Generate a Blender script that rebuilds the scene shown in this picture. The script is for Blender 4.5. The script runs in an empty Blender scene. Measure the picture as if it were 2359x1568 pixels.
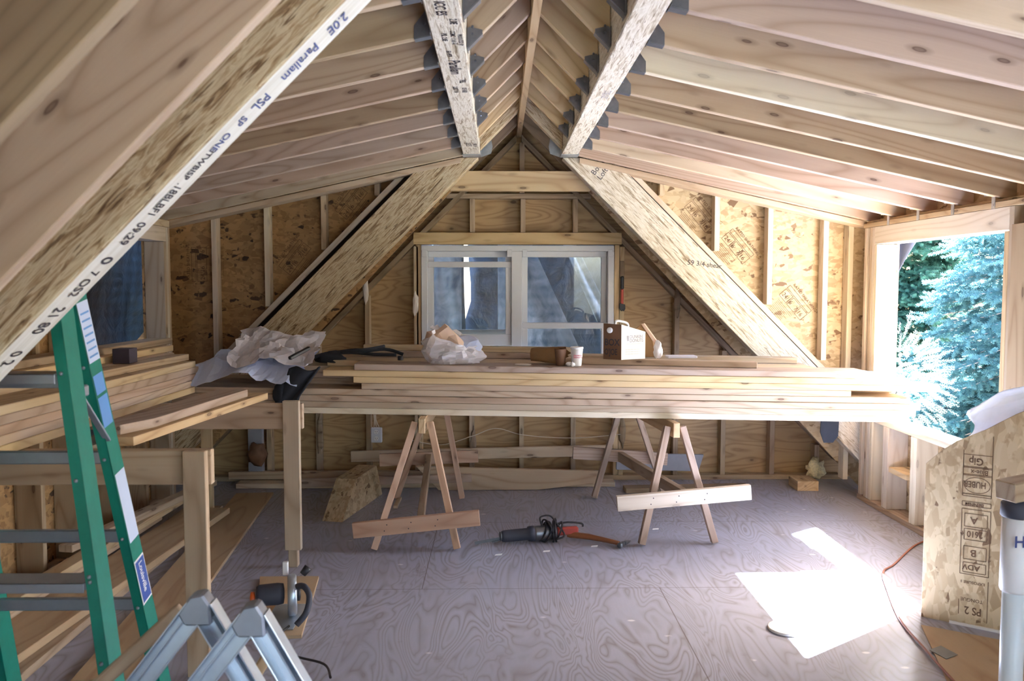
import bpy, bmesh, math, random
from mathutils import Vector, Matrix, Quaternion, noise
random.seed(11)
SC = bpy.context.scene
COL = SC.collection
# ------------------------------------------------------------------ camera, light, exposure
EYE = 1.553
cd = bpy.data.cameras.new('camera'); cam = bpy.data.objects.new('camera', cd); COL.objects.link(cam)
cam.location = (0, 0, EYE); cam.rotation_euler = (math.pi/2 - 0.06521, 0, -0.016545)
cd.sensor_width = 36; cd.lens = 1960/2359*36; cd.clip_start = .05; cd.clip_end = 300
cd.dof.use_dof = True; cd.dof.focus_distance = 5.6; cd.dof.aperture_fstop = 4.6
SC.camera = cam
w = bpy.data.worlds.new('sky'); SC.world = w; w.use_nodes = True
nt = w.node_tree; nt.nodes.clear()
sky = nt.nodes.new('ShaderNodeTexSky'); sky.sky_type = 'NISHITA'; sky.sun_disc = False
sky.sun_elevation = math.radians(42); sky.sun_rotation = math.radians(55); sky.air_density = 1.0; sky.dust_density = 2.5; sky.ozone_density = 1.0
hs = nt.nodes.new('ShaderNodeHueSaturation'); hs.inputs['Saturation'].default_value = 1.15
bg = nt.nodes.new('ShaderNodeBackground'); bg.inputs[1].default_value = .75
wo = nt.nodes.new('ShaderNodeOutputWorld')
nt.links.new(sky.outputs[0], hs.inputs['Color']); nt.links.new(hs.outputs[0], bg.inputs[0]); nt.links.new(bg.outputs[0], wo.inputs[0])
sd = bpy.data.lights.new('sun', 'SUN'); sd.energy = 95; sd.angle = math.radians(.6); sd.color = (.80, .89, 1)
sun = bpy.data.objects.new('sun', sd); COL.objects.link(sun)
SUNDIR = Vector((-.906, -.642, -1)).normalized()
sun.rotation_euler = SUNDIR.to_track_quat('-Z', 'Y').to_euler(); sun.location = (8, 6, 9)
vs = SC.view_settings; vs.view_transform = 'Standard'; vs.look = 'None'; vs.gamma = 1; vs.exposure = 2.1
SC.cycles.max_bounces = 10; SC.cycles.diffuse_bounces = 7; SC.cycles.sample_clamp_indirect = 12
SC.cycles.use_denoising = True

# ------------------------------------------------------------------ materials
def lin(r, g, b):
    return tuple(((v/255)/12.92 if v/255 <= .04045 else ((v/255+.055)/1.055)**2.4) for v in (r, g, b)) + (1,)
MATS = {}
class NT:
    def __init__(s, name):
        s.m = bpy.data.materials.new(name); s.m.use_nodes = True; s.t = s.m.node_tree; s.t.nodes.clear()
        s.out = s.n('ShaderNodeOutputMaterial'); s.b = s.n('ShaderNodeBsdfPrincipled'); s.l(s.b.outputs[0], s.out.inputs[0])
        s.tc = s.n('ShaderNodeTexCoord'); MATS[name] = s.m
    def n(s, t, **k):
        x = s.t.nodes.new(t)
        for a, v in k.items(): setattr(x, a, v)
        return x
    def l(s, a, b): s.t.links.new(a, b)
    def set(s, node, **k):
        for a, v in k.items():
            key = a.replace('_', ' ')
            if hasattr(v, 'is_output'): s.l(v, node.inputs[key])
            else: node.inputs[key].default_value = v
    def coords(s, scale, rnd=True, rot=(0, 0, 0), src='Object'):
        mp = s.n('ShaderNodeMapping'); mp.inputs['Scale'].default_value = scale; mp.inputs['Rotation'].default_value = rot
        base = s.tc.outputs[src]
        if rnd:
            oi = s.n('ShaderNodeObjectInfo'); vm = s.n('ShaderNodeVectorMath', operation='SCALE'); vm.inputs[0].default_value = (31, 17, 23)
            s.l(oi.outputs['Random'], vm.inputs['Scale']); va = s.n('ShaderNodeVectorMath', operation='ADD')
            s.l(base, va.inputs[0]); s.l(vm.outputs[0], va.inputs[1]); base = va.outputs[0]
        s.l(base, mp.inputs['Vector']); return mp.outputs[0]
    def noise(s, vec, scale, detail=3, rough=.5, dist=0):
        x = s.n('ShaderNodeTexNoise'); s.l(vec, x.inputs['Vector']); s.set(x, Scale=scale, Detail=detail, Roughness=rough, Distortion=dist); return x.outputs['Fac']
    def ramp(s, fac, stops, interp='LINEAR'):
        x = s.n('ShaderNodeValToRGB'); s.l(fac, x.inputs[0]); cr = x.color_ramp; cr.interpolation = interp
        while len(cr.elements) < len(stops): cr.elements.new(.5)
        for e, (p, c) in zip(cr.elements, stops): e.position = p; e.color = c if len(c) == 4 else tuple(c)+(1,)
        return x.outputs[0]
    def mix(s, fac, a, b, mode='MIX'):
        x = s.n('ShaderNodeMix', data_type='RGBA', blend_type=mode)
        for i, v in ((0, fac), (6, a), (7, b)):
            if hasattr(v, 'is_output'): s.l(v, x.inputs[i])
            else: x.inputs[i].default_value = v
        return x.outputs[2]
    def math(s, op, a, b=0.0):
        x = s.n('ShaderNodeMath', operation=op)
        for i, v in ((0, a), (1, b)):
            if hasattr(v, 'is_output'): s.l(v, x.inputs[i])
            else: x.inputs[i].default_value = v
        return x.outputs[0]
    def bump(s, h, strength=.2, dist=.01):
        x = s.n('ShaderNodeBump'); s.set(x, Strength=strength, Distance=dist); s.l(h, x.inputs['Height']); s.l(x.outputs[0], s.b.inputs['Normal'])
W1 = (1, 1, 1, 1); K1 = (0, 0, 0, 1)
def wood(name, base, dark, vary=True, knots=.8, rough=.62, grain=.75):
    s = NT(name)
    v = s.coords((1.0, 9, 9))
    low = s.noise(v, .55, 2)
    rings = s.math('FRACT', s.math('MULTIPLY', s.noise(v, .42, 1.5, .4, .3), 15.0))
    tri = s.math('ABSOLUTE', s.math('SUBTRACT', rings, .5))
    line = s.ramp(tri, [(0, W1), (.14, (.35,)*3), (.34, K1)])
    fine = s.noise(s.coords((2.5, 160, 160)), 1, 2)
    c = s.mix(s.math('MULTIPLY', line, grain), base, dark)
    c = s.mix(s.math('MULTIPLY', fine, .28), c, dark)
    c = s.mix(s.math('MULTIPLY', low, .35), c, tuple(min(1, x*1.18) for x in base[:3])+(1,))
    vo = s.n('ShaderNodeTexVoronoi', feature='F1'); s.l(s.coords((4.2, 14, 14)), vo.inputs['Vector']); vo.inputs['Scale'].default_value = 1.0; vo.inputs['Randomness'].default_value = 1
    k = s.ramp(vo.outputs['Distance'], [(0, (.8,)*3), (.06, (.8,)*3), (.095, W1), (.12, (.4,)*3), (.24, K1)])
    c = s.mix(s.math('MULTIPLY', k, knots), c, lin(70, 40, 28))
    if vary:
        oi = s.n('ShaderNodeObjectInfo')
        tint = s.ramp(oi.outputs['Random'], [(0, (.98, .93, .91)), (.2, (1.06, 1.02, .92)), (.4, (.90, .88, .87)), (.6, (1.08, 1.05, 1.02)), (.8, (.96, .88, .82)), (1, (1.0, 1.0, .92))], 'CONSTANT')
        c = s.mix(1.0, c, tint, 'MULTIPLY')
    s.set(s.b, Base_Color=c, Roughness=rough); s.b.inputs['Specular IOR Level'].default_value = .35
    s.bump(fine, .12, .003); return s.m
wood('fir', lin(192, 176, 154), lin(152, 128, 102))
wood('fir_pink', lin(184, 165, 150), lin(144, 120, 102))
wood('fir_dim', lin(172, 154, 132), lin(130, 106, 84))
wood('fir_warm', lin(204, 182, 146), lin(162, 132, 96))
wood('fir_pale', lin(214, 206, 192), lin(184, 168, 146), knots=.4)
wood('fir_old', lin(146, 128, 108), lin(102, 84, 66))
wood('fir_red', lin(200, 170, 148), lin(162, 126, 104))
wood('hammer_wood', lin(140, 88, 58), lin(96, 56, 36), vary=False, knots=0, rough=.4)
def psl(name, a, b, d):
    s = NT(name)
    v = s.coords((6.5, 60, 60)); n1 = s.noise(v, 1.0, 4, .6, .8); n2 = s.noise(s.coords((7, 95, 95)), 1, 3, .6, .5)
    c = s.ramp(n1, [(.3, d), (.43, b), (.52, a), (.62, b), (.72, a)])
    pit = s.ramp(n2, [(.0, W1), (.34, W1), (.4, K1)])
    c = s.mix(s.math('MULTIPLY', pit, .85), c, d)
    s.set(s.b, Base_Color=c, Roughness=.6); s.bump(n1, .5, .006); return s.m
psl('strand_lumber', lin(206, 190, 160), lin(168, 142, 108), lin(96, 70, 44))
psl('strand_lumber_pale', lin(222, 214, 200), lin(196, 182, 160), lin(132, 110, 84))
def flat_grain(name, a, b, rough=.5):
    s = NT(name); v = s.coords((1.2, 26, 26)); n = s.noise(v, 1.5, 4, .6)
    s.set(s.b, Base_Color=s.ramp(n, [(.3, b), (.6, a)]), Roughness=rough); return s.m
flat_grain('beam_face', lin(226, 222, 212), lin(204, 196, 180))
def osb(name, a, b, d, dens=1.0):
    s = NT(name); cols = None
    base = s.coords((1, 1, 1), rnd=False)
    out = None
    for i, (ang, sc) in enumerate(((.5, 16), (2.1, 20), (1.25, 12))):
        mp = s.n('ShaderNodeMapping'); nz = s.n('ShaderNodeTexNoise'); s.l(base, nz.inputs['Vector']); nz.inputs['Scale'].default_value = 3
        mx = s.n('ShaderNodeVectorMath', operation='SCALE'); s.l(nz.outputs['Color'], mx.inputs[0]); mx.inputs['Scale'].default_value = .06
        ad = s.n('ShaderNodeVectorMath', operation='ADD'); s.l(base, ad.inputs[0]); s.l(mx.outputs[0], ad.inputs[1]); s.l(ad.outputs[0], mp.inputs['Vector'])
        mp.inputs['Rotation'].default_value = (ang, ang*.9, ang); mp.inputs['Scale'].default_value = (sc, sc*3.6, sc*2.2)
        vo = s.n('ShaderNodeTexVoronoi'); s.l(mp.outputs[0], vo.inputs['Vector']); vo.inputs['Scale'].default_value = 1
        g = s.n('ShaderNodeSeparateColor'); s.l(vo.outputs['Color'], g.inputs[0])
        col = s.ramp(g.outputs[0], [(0, d), (.02, d), (.07, b), (.5, a), (.8, tuple(min(1, x*1.15) for x in a[:3])+(1,)), (1, b)])
        out = col if out is None else s.mix(s.ramp(s.noise(base, 9+i*4, 2), [(.47, K1), (.53, W1)]), out, col)
    s.set(s.b, Base_Color=out, Roughness=.6); return s.m
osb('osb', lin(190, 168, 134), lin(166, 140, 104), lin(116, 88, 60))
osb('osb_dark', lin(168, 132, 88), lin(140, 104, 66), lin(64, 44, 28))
def ply(name, a, b, scale=(.9, 5, 5), k=14., rough=.5, knots=.8, rot=(0, 0, 0), rnd=True, pale=None):
    s = NT(name); v = s.coords(scale, rnd=rnd, rot=rot)
    n = s.noise(v, 1.0, 2, .45, .5)
    f = s.math('ABSOLUTE', s.math('SUBTRACT', s.math('FRACT', s.math('MULTIPLY', n, k)), .5))
    line = s.ramp(f, [(0, W1), (.10, (.6,)*3), (.3, K1)])
    fine = s.noise(s.coords((6, 120, 120), rot=rot), 1, 2)
    c = s.mix(s.math('MULTIPLY', line, .75), a, b); c = s.mix(s.math('MULTIPLY', fine, .25), c, b)
    vo = s.n('ShaderNodeTexVoronoi'); s.l(s.coords((3.2, 5.5, 5.5), rot=rot), vo.inputs['Vector']); vo.inputs['Scale'].default_value = 1
    kk = s.ramp(vo.outputs['Distance'], [(0, W1), (.07, W1), (.1, (.3,)*3), (.2, K1)])
    c = s.mix(s.math('MULTIPLY', kk, knots), c, lin(74, 42, 24))
    s.set(s.b, Base_Color=c, Roughness=rough); return s
ply('plywood', lin(186, 156, 114), lin(146, 112, 74))
ply('roof_board', lin(128, 102, 78), lin(92, 68, 50))
ply('scrap_ply', lin(192, 166, 132), lin(164, 132, 100), k=5, rough=.5, knots=.15)
# floor plywood: pale weathered sheets with seams, stains and sawdust
s = NT('floor_plywood')
v = s.coords((4.0, 1.05, 1), rnd=False)
n = s.noise(v, 1.0, 2.5, .45, .9)
f = s.math('ABSOLUTE', s.math('SUBTRACT', s.math('FRACT', s.math('MULTIPLY', n, 21)), .5))
line = s.ramp(f, [(0, W1), (.10, (.5,)*3), (.36, K1)])
c = s.mix(s.math('MULTIPLY', line, .72), lin(172, 174, 192), lin(118, 106, 100))
fine = s.noise(s.coords((90, 8, 1), rnd=False), 1, 2); c = s.mix(s.math('MULTIPLY', fine, .25), c, lin(138, 134, 138))
bl = s.noise(s.coords((1, 1, 1), rnd=False), 1.1, 4, .6); c = s.mix(s.ramp(bl, [(.42, K1), (.68, (.8,)*3)]), c, lin(158, 160, 176))
br = s.n('ShaderNodeTexBrick'); mpb = s.n('ShaderNodeMapping'); s.l(s.tc.outputs['Object'], mpb.inputs[0]); mpb.inputs['Location'].default_value = (-.83, -4.27, 0); s.l(mpb.outputs[0], br.inputs['Vector'])
s.set(br, Scale=1.0); br.inputs['Mortar Size'].default_value = .0028; br.inputs['Brick Width'].default_value = 2.44; br.inputs['Row Height'].default_value = 1.22
br.inputs['Color1'].default_value = K1; br.inputs['Color2'].default_value = K1; br.inputs['Mortar'].default_value = W1; br.inputs['Mortar Smooth'].default_value = .2
c = s.mix(s.math('MULTIPLY', br.outputs['Fac'], .75), c, lin(84, 70, 62))
st = s.noise(s.coords((1, 1, 1), rnd=False), 2.7, 5, .65); c = s.mix(s.ramp(st, [(.62, K1), (.75, (.55,)*3)]), c, lin(96, 82, 78))
vo = s.n('ShaderNodeTexVoronoi'); s.l(s.coords((3.1, 5.2, 1), rnd=False), vo.inputs['Vector']); vo.inputs['Scale'].default_value = 1.3
pv = s.math('MULTIPLY', s.ramp(vo.outputs['Distance'], [(0, W1), (.05, W1), (.09, K1)]), s.ramp(s.noise(s.coords((1, 1, 1), rnd=False), 14, 3), [(.45, K1), (.55, W1)]))
c = s.mix(s.math('MULTIPLY', pv, .8), c, lin(232, 230, 232))
s.set(s.b, Base_Color=c, Roughness=s.ramp(bl, [(.35, (.42,)*3), (.7, (.3,)*3)])); s.b.inputs['Specular IOR Level'].default_value = .5
s.bump(n, .15, .004)
def plain(name, col, rough=.5, metal=0, trans=0, nz=0, nscale=8, **k):
    s = NT(name); c = col
    if nz:
        n = s.noise(s.coords((1, 1, 1)), nscale, 4, .6); c = s.ramp(n, [(.3, tuple(x*(1-nz) for x in col[:3])+(1,)), (.7, tuple(min(1, x*(1+nz)) for x in col[:3])+(1,))]); s.bump(n, .15, .004)
    s.set(s.b, Base_Color=c, Roughness=rough, Metallic=metal)
    for a, v in k.items(): s.b.inputs[a.replace('_', ' ')].default_value = v
    if trans:
        tr = s.n('ShaderNodeBsdfTranslucent'); mx = s.n('ShaderNodeMixShader'); mx.inputs[0].default_value = trans
        if hasattr(c, 'is_output'): s.l(c, tr.inputs[0])
        else: tr.inputs[0].default_value = c
        s.l(s.b.outputs[0], mx.inputs[1]); s.l(tr.outputs[0], mx.inputs[2]); s.l(mx.outputs[0], s.out.inputs[0])
    return s.m
plain('galvanized', lin(176, 182, 190), .38, .85, nz=.12, nscale=30)
plain('hanger_steel', lin(128, 132, 142), .35, .8, nz=.12, nscale=30)
plain('steel', lin(120, 122, 126), .35, .9, nz=.1)
plain('aluminium', lin(198, 208, 220), .36, .85, nz=.08, nscale=12)
plain('ladder_alum', lin(150, 156, 168), .42, .7, nz=.08, nscale=12)
plain('fibreglass', lin(8, 120, 104), .38, nz=.08, nscale=20)
plain('white_vinyl', lin(214, 216, 224), .35)
plain('white_paint', lin(236, 236, 236), .4)
plain('ink_blue', lin(66, 76, 130), .6); plain('ink', lin(58, 50, 58), .6); plain('ink_brown', lin(96, 68, 44), .7)
plain('ink_red', lin(206, 66, 92), .5); plain('ink_grey', lin(150, 144, 148), .6)
plain('label_blue', lin(54, 84, 166), .4); plain('label_light', lin(196, 208, 232), .4); plain('label_mid', lin(96, 148, 208), .4)
plain('black_cloth', lin(34, 36, 44), .9, nz=.3); plain('black_plastic', lin(30, 30, 36), .45)
plain('grey_rubber', lin(60, 62, 74), .6); plain('red_plastic', lin(178, 66, 54), .45); plain('orange_plastic', lin(216, 96, 40), .45)
plain('felt', lin(34, 26, 24), .95); plain('dark_puck', lin(62, 56, 70), .8)
plain('paper_lilac', lin(224, 222, 232), .75, trans=.15, nz=.06, nscale=4); plain('sheet_blue', lin(206, 216, 244), .6, trans=.15, nz=.07, nscale=4)
plain('bag_white', lin(250, 248, 252), .35, trans=.2); plain('paper_beige', lin(226, 196, 174), .7, trans=.2)
plain('kraft', lin(176, 140, 100), .75, nz=.12); plain('kraft_dark', lin(112, 80, 58), .7); plain('card_white', lin(232, 226, 214), .6)
plain('cup_white', lin(238, 236, 236), .4); plain('plate_white', lin(226, 218, 210), .5)
plain('wire_white', lin(210, 196, 176), .5); plain('cord_black', lin(40, 34, 38), .5); plain('cord_red', lin(158, 100, 80), .55)
plain('insulation', lin(232, 220, 178), .95, nz=.25, nscale=60); plain('caulk', lin(226, 216, 210), .6, nz=.1)
plain('grey_board', lin(150, 152, 162), .8, nz=.08); plain('pipe_white', lin(226, 236, 240), .3)
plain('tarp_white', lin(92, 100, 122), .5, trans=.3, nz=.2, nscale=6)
plain('plastic_film', lin(240, 242, 248), .3, trans=.4, nz=.05)
plain('dirt', lin(106, 104, 84), .9, nz=.3); plain('bark', lin(90, 74, 60), .9, nz=.3)
plain('roofing', lin(70, 68, 70), .9, nz=.2); plain('twig', lin(190, 170, 160), .8)
def tarp(name, a, b, tr):
    s = NT(name); n = s.noise(s.coords((1, 1, 1), rnd=False), 5, 5, .6, 1.2)
    w1 = s.n('ShaderNodeTexWave', bands_direction='Z'); s.l(s.coords((1, 1, 1), rnd=False), w1.inputs['Vector']); s.set(w1, Scale=4.0, Distortion=.6)
    w2 = s.n('ShaderNodeTexWave', bands_direction='DIAGONAL'); s.l(s.coords((1, 1, 0), rnd=False), w2.inputs['Vector']); s.set(w2, Scale=4.0, Distortion=.6)
    g = s.math('MULTIPLY', s.math('ADD', w1.outputs['Fac'], w2.outputs['Fac']), .22 if 'dark' in name else .07)
    c = s.ramp(s.math('ADD', s.math('MULTIPLY', n, .75 if 'dark' in name else .95), g), [(.3, a), (.75, b)])
    s.set(s.b, Base_Color=c, Roughness=.45); t = s.n('ShaderNodeBsdfTranslucent'); s.l(c, t.inputs[0])
    mx = s.n('ShaderNodeMixShader'); mx.inputs[0].default_value = tr; s.l(s.b.outputs[0], mx.inputs[1]); s.l(t.outputs[0], mx.inputs[2]); s.l(mx.outputs[0], s.out.inputs[0])
    s.bump(n, .6, .03)
tarp('tarp_dark', lin(10, 16, 26), lin(26, 44, 62), .1)
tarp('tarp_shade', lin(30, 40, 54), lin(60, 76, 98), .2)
tarp('tarp_blue', lin(110, 140, 170), lin(226, 234, 246), .4)
s = NT('window_glass'); gl = s.n('ShaderNodeBsdfGlossy'); gl.inputs['Roughness'].default_value = .02; gl.inputs['Color'].default_value = W1
tb = s.n('ShaderNodeBsdfTransparent'); tb.inputs[0].default_value = (.93, .95, .96, 1)
fr = s.n('ShaderNodeFresnel'); fr.inputs[0].default_value = 1.5; mx = s.n('ShaderNodeMixShader'); s.l(fr.outputs[0], mx.inputs[0]); s.l(tb.outputs[0], mx.inputs[1]); s.l(gl.outputs[0], mx.inputs[2]); s.l(mx.outputs[0], s.out.inputs[0])
def leafmat(name, a, b):
    s = NT(name); n = s.noise(s.coords((1, 1, 1), rnd=False), 2.2, 4, .6)
    c = s.ramp(n, [(.3, a), (.7, b)]); s.set(s.b, Base_Color=c, Roughness=.6); t = s.n('ShaderNodeBsdfTranslucent'); s.l(c, t.inputs[0])
    mx = s.n('ShaderNodeMixShader'); mx.inputs[0].default_value = .45; s.l(s.b.outputs[0], mx.inputs[1]); s.l(t.outputs[0], mx.inputs[2]); s.l(mx.outputs[0], s.out.inputs[0])
leafmat('spruce', lin(62, 104, 110), lin(116, 160, 164))
leafmat('leaf_green', lin(50, 90, 80), lin(98, 142, 118))
leafmat('leaf_pale', lin(170, 190, 176), lin(220, 230, 214))
M = MATS

# ------------------------------------------------------------------ helpers
def tag(o, label=None, cat=None, group=None, kind=None):
    if label: o['label'] = label
    if cat: o['category'] = cat
    if group: o['group'] = group
    if kind: o['kind'] = kind
    return o
def link(name, me, mat, parent=None, mw=None, smooth=False):
    o = bpy.data.objects.new(name, me); COL.objects.link(o)
    if mat: me.materials.append(M[mat] if isinstance(mat, str) else mat)
    if smooth:
        for p in me.polygons: p.use_smooth = True
    if parent is not None:
        o.parent = parent; o.matrix_parent_inverse = Matrix.Identity(4)
        if mw is not None: o.matrix_local = parent.matrix_basis.inverted() @ mw if parent.parent is None else (parent.parent.matrix_basis @ parent.matrix_local).inverted() @ mw
    elif mw is not None: o.matrix_world = mw; o.matrix_basis = mw
    return o
def empty(name, loc, label=None, cat=None, group=None):
    o = bpy.data.objects.new(name, None); COL.objects.link(o); o.location = loc; o.empty_display_size = .1
    o.matrix_basis = Matrix.Translation(loc)
    return tag(o, label, cat, group)
def WM(o):
    m = o.matrix_basis.copy()
    p = o.parent
    while p is not None: m = p.matrix_basis @ m; p = p.parent
    return m
def mesh_obj(name, bm, mat, parent=None, mw=None, smooth=False):
    """bm is in world coordinates; mw gives the object's frame"""
    mw = mw or Matrix.Identity(4)
    bmesh.ops.recalc_face_normals(bm, faces=bm.faces)
    bm.transform(mw.inverted()); me = bpy.data.meshes.new(name); bm.to_mesh(me); bm.free()
    o = bpy.data.objects.new(name, me); COL.objects.link(o)
    mats = mat if isinstance(mat, (list, tuple)) else [mat]
    for m_ in mats: me.materials.append(M[m_])
    if smooth:
        for p in me.polygons: p.use_smooth = True
    if parent is not None:
        o.parent = parent; o.matrix_basis = WM(parent).inverted() @ mw
    else: o.matrix_basis = mw
    return o
def frame(origin, xdir, zhint=(0, 0, 1)):
    x = Vector(xdir).normalized(); z = Vector(zhint); z = z - x*z.dot(x)
    if z.length < 1e-4: z = Vector((0, 1, 0)); z = z - x*z.dot(x)
    z.normalize(); y = z.cross(x)
    m = Matrix((x, y, z)).transposed().to_4x4(); m.translation = origin; return m
def bm_prism(bm, pts, ext, bev=.002):
    pts = [Vector(p) for p in pts]; ext = Vector(ext)
    a = [bm.verts.new(p) for p in pts]; b = [bm.verts.new(p+ext) for p in pts]
    fs = [bm.faces.new(a), bm.faces.new(b[::-1])]
    n = len(pts)
    for i in range(n): fs.append(bm.faces.new((a[i], b[i], b[(i+1) % n], a[(i+1) % n])))
    bmesh.ops.recalc_face_normals(bm, faces=fs)
    if bev:
        es = set(e for f in fs for e in f.edges); bmesh.ops.bevel(bm, geom=list(es), offset=bev, segments=1, affect='EDGES')
def prism(name, pts, ext, mat, parent=None, grain=None, bev=.002, zhint=(0, 0, 1)):
    bm = bmesh.new(); bm_prism(bm, pts, ext, bev)
    g = Vector(grain) if grain else (Vector(pts[1])-Vector(pts[0]))
    c = sum((Vector(p) for p in pts), Vector())/len(pts)+Vector(ext)/2
    return mesh_obj(name, bm, mat, parent, frame(c, g, zhint))
def bm_bar(bm, p0, p1, wd, ht, up=(0, 0, 1), bev=.002):
    p0 = Vector(p0); p1 = Vector(p1); f = frame(p0, p1-p0, up); y = f.col[1].to_3d(); z = f.col[2].to_3d()
    pts = [p0-y*wd/2-z*ht/2, p1-y*wd/2-z*ht/2, p1-y*wd/2+z*ht/2, p0-y*wd/2+z*ht/2]
    bm_prism(bm, pts, y*wd, bev)
def bar(name, p0, p1, wd, ht, mat, parent=None, up=(0, 0, 1), bev=.002):
    """board from p0 to p1 (centre line), wd across, ht along 'up'"""
    bm = bmesh.new(); bm_bar(bm, p0, p1, wd, ht, up, bev)
    return mesh_obj(name, bm, mat, parent, frame((Vector(p0)+Vector(p1))/2, Vector(p1)-Vector(p0), up))
def box(name, lo, hi, mat, parent=None, bev=.002):
    lo = Vector(lo); hi = Vector(hi); d = hi-lo; k = max(range(3), key=lambda i: d[i])
    c = (lo+hi)/2; ax = Vector([1 if i == k else 0 for i in range(3)]); p0 = c-ax*d[k]/2; p1 = c+ax*d[k]/2
    up = Vector((0, 0, 1)) if k != 2 else Vector((0, 1, 0)); f = frame(p0, ax, up)
    y = f.col[1].to_3d(); wd = abs(y.dot(d)); ht = abs(up.dot(d))
    return bar(name, p0, p1, wd, ht, mat, parent, up, bev)
def bm_box(bm, lo, hi, bev=0):
    x0, y0, z0 = lo; x1, y1, z1 = hi
    bm_prism(bm, [(x0, y0, z0), (x1, y0, z0), (x1, y0, z1), (x0, y0, z1)], (0, y1-y0, 0), bev)
def bm_tube(bm, pts, r, seg=8, caps=True):
    pts = [Vector(p) for p in pts]; rings = []; n = len(pts); prev = None
    for i, p in enumerate(pts):
        t = (pts[min(i+1, n-1)]-pts[max(i-1, 0)]).normalized()
        if prev is None: a = t.orthogonal().normalized()
        else: a = (prev-t*prev.dot(t)).normalized()
        prev = a; b = t.cross(a); rr = r[i] if isinstance(r, (list, tuple)) else r
        rings.append([bm.verts.new(p+(a*math.cos(2*math.pi*k/seg)+b*math.sin(2*math.pi*k/seg))*rr) for k in range(seg)])
    for i in range(n-1):
        for k in range(seg): bm.faces.new((rings[i][k], rings[i][(k+1) % seg], rings[i+1][(k+1) % seg], rings[i+1][k]))
    if caps: bm.faces.new(rings[0][::-1]); bm.faces.new(rings[-1])
def tube(name, pts, r, mat, parent=None, seg=8, smooth=True):
    bm = bmesh.new(); bm_tube(bm, pts, r, seg); return mesh_obj(name, bm, mat, parent, Matrix.Translation(Vector(pts[0])), smooth)
def smooth_path(pts, n=6):
    pts = [Vector(p) for p in pts]; out = []
    for i in range(len(pts)-1):
        p0 = pts[max(i-1, 0)]; p1 = pts[i]; p2 = pts[i+1]; p3 = pts[min(i+2, len(pts)-1)]
        for k in range(n):
            t = k/n; out.append(.5*((2*p1)+(p2-p0)*t+(2*p0-5*p1+4*p2-p3)*t*t+(3*p1-p0-3*p2+p3)*t**3))
    out.append(pts[-1]); return out
def lathe(name, prof, loc, mat, parent=None, axis=(0, 0, 1), seg=28, smooth=True):
    bm = bmesh.new(); f = frame(Vector(loc), Vector(axis).orthogonal(), axis); rings = []
    for r, h in prof: rings.append([bm.verts.new(f @ Vector((r*math.cos(2*math.pi*k/seg), r*math.sin(2*math.pi*k/seg), h))) for k in range(seg)])
    for i in range(len(rings)-1):
        for k in range(seg): bm.faces.new((rings[i][k], rings[i][(k+1) % seg], rings[i+1][(k+1) % seg], rings[i+1][k]))
    bm.faces.new(rings[0][::-1]); bm.faces.new(rings[-1])
    return mesh_obj(name, bm, mat, parent, Matrix.Translation(Vector(loc)), smooth)
def text(name, body, origin, rd, up, size, mat, parent, bold=0, sx=1):
    """flat lettering: reading direction rd, glyph-up direction up"""
    cu = bpy.data.curves.new('t', 'FONT'); cu.body = body; cu.size = size; cu.align_x = 'LEFT'; cu.offset = bold; cu.resolution_u = 3
    o = bpy.data.objects.new('t', cu); COL.objects.link(o)
    dg = bpy.context.evaluated_depsgraph_get(); me = bpy.data.meshes.new_from_object(o.evaluated_get(dg)); bpy.data.objects.remove(o)
    x = Vector(rd).normalized(); y = Vector(up); y = (y-x*y.dot(x)).normalized(); z = x.cross(y)
    mw = Matrix((x*sx, y, z)).transposed().to_4x4(); mw.translation = Vector(origin)
    me.transform(mw); bm = bmesh.new(); bm.from_mesh(me)
    return mesh_obj(name, bm, mat, parent, Matrix.Translation(Vector(origin)))
def sheet(name, P, nu, nv, mat, parent=None, thick=.002, label=None, smooth=True):
    bm = bmesh.new(); g = [[bm.verts.new(P(i/nu, j/nv)) for i in range(nu+1)] for j in range(nv+1)]
    for j in range(nv):
        for i in range(nu): bm.faces.new((g[j][i], g[j][i+1], g[j+1][i+1], g[j+1][i]))
    bmesh.ops.recalc_face_normals(bm, faces=bm.faces)
    if thick: bmesh.ops.solidify(bm, geom=list(bm.faces), thickness=thick)
    return mesh_obj(name, bm, mat, parent, Matrix.Translation(P(.5, .5)), smooth)
def blob(name, c, r, mat, parent=None, amp=.2, fr=6, sub=4, rot=None, flat=None, seed=0, sm=True):
    bm = bmesh.new(); bmesh.ops.create_icosphere(bm, subdivisions=sub, radius=1)
    c = Vector(c)
    for v in bm.verts:
        p = v.co.copy(); d = noise.noise(p*fr*.25+Vector((seed, 0, 0)))*amp+noise.noise(p*fr+Vector((0, seed, 0)))*amp*.4+abs(noise.noise(p*fr*.6+Vector((seed,)*3)))*amp*.5
        q = p*(1+d); q = Vector((q.x*r[0], q.y*r[1], q.z*r[2]))
        if flat is not None and q.z < flat: q.z = flat+(q.z-flat)*.05
        if rot: q.rotate(rot)
        v.co = c+q
    return mesh_obj(name, bm, mat, parent, Matrix.Translation(c), sm)
ORD = ['first', 'second', 'third', 'fourth', 'fifth', 'sixth', 'seventh', 'eighth', 'ninth', 'tenth', 'eleventh', 'twelfth', 'thirteenth']

RX = .165; CL = 2.59; CR = 2.92     # ridge x, underside planes z-x=CL (left), z+x=CR (right)
XL = -2.32; XR = 2.62; YB = 6.69; YP = 6.12; T = .038
ZB = 2.462; SL = .217               # level beam bottom, shed slope
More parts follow.
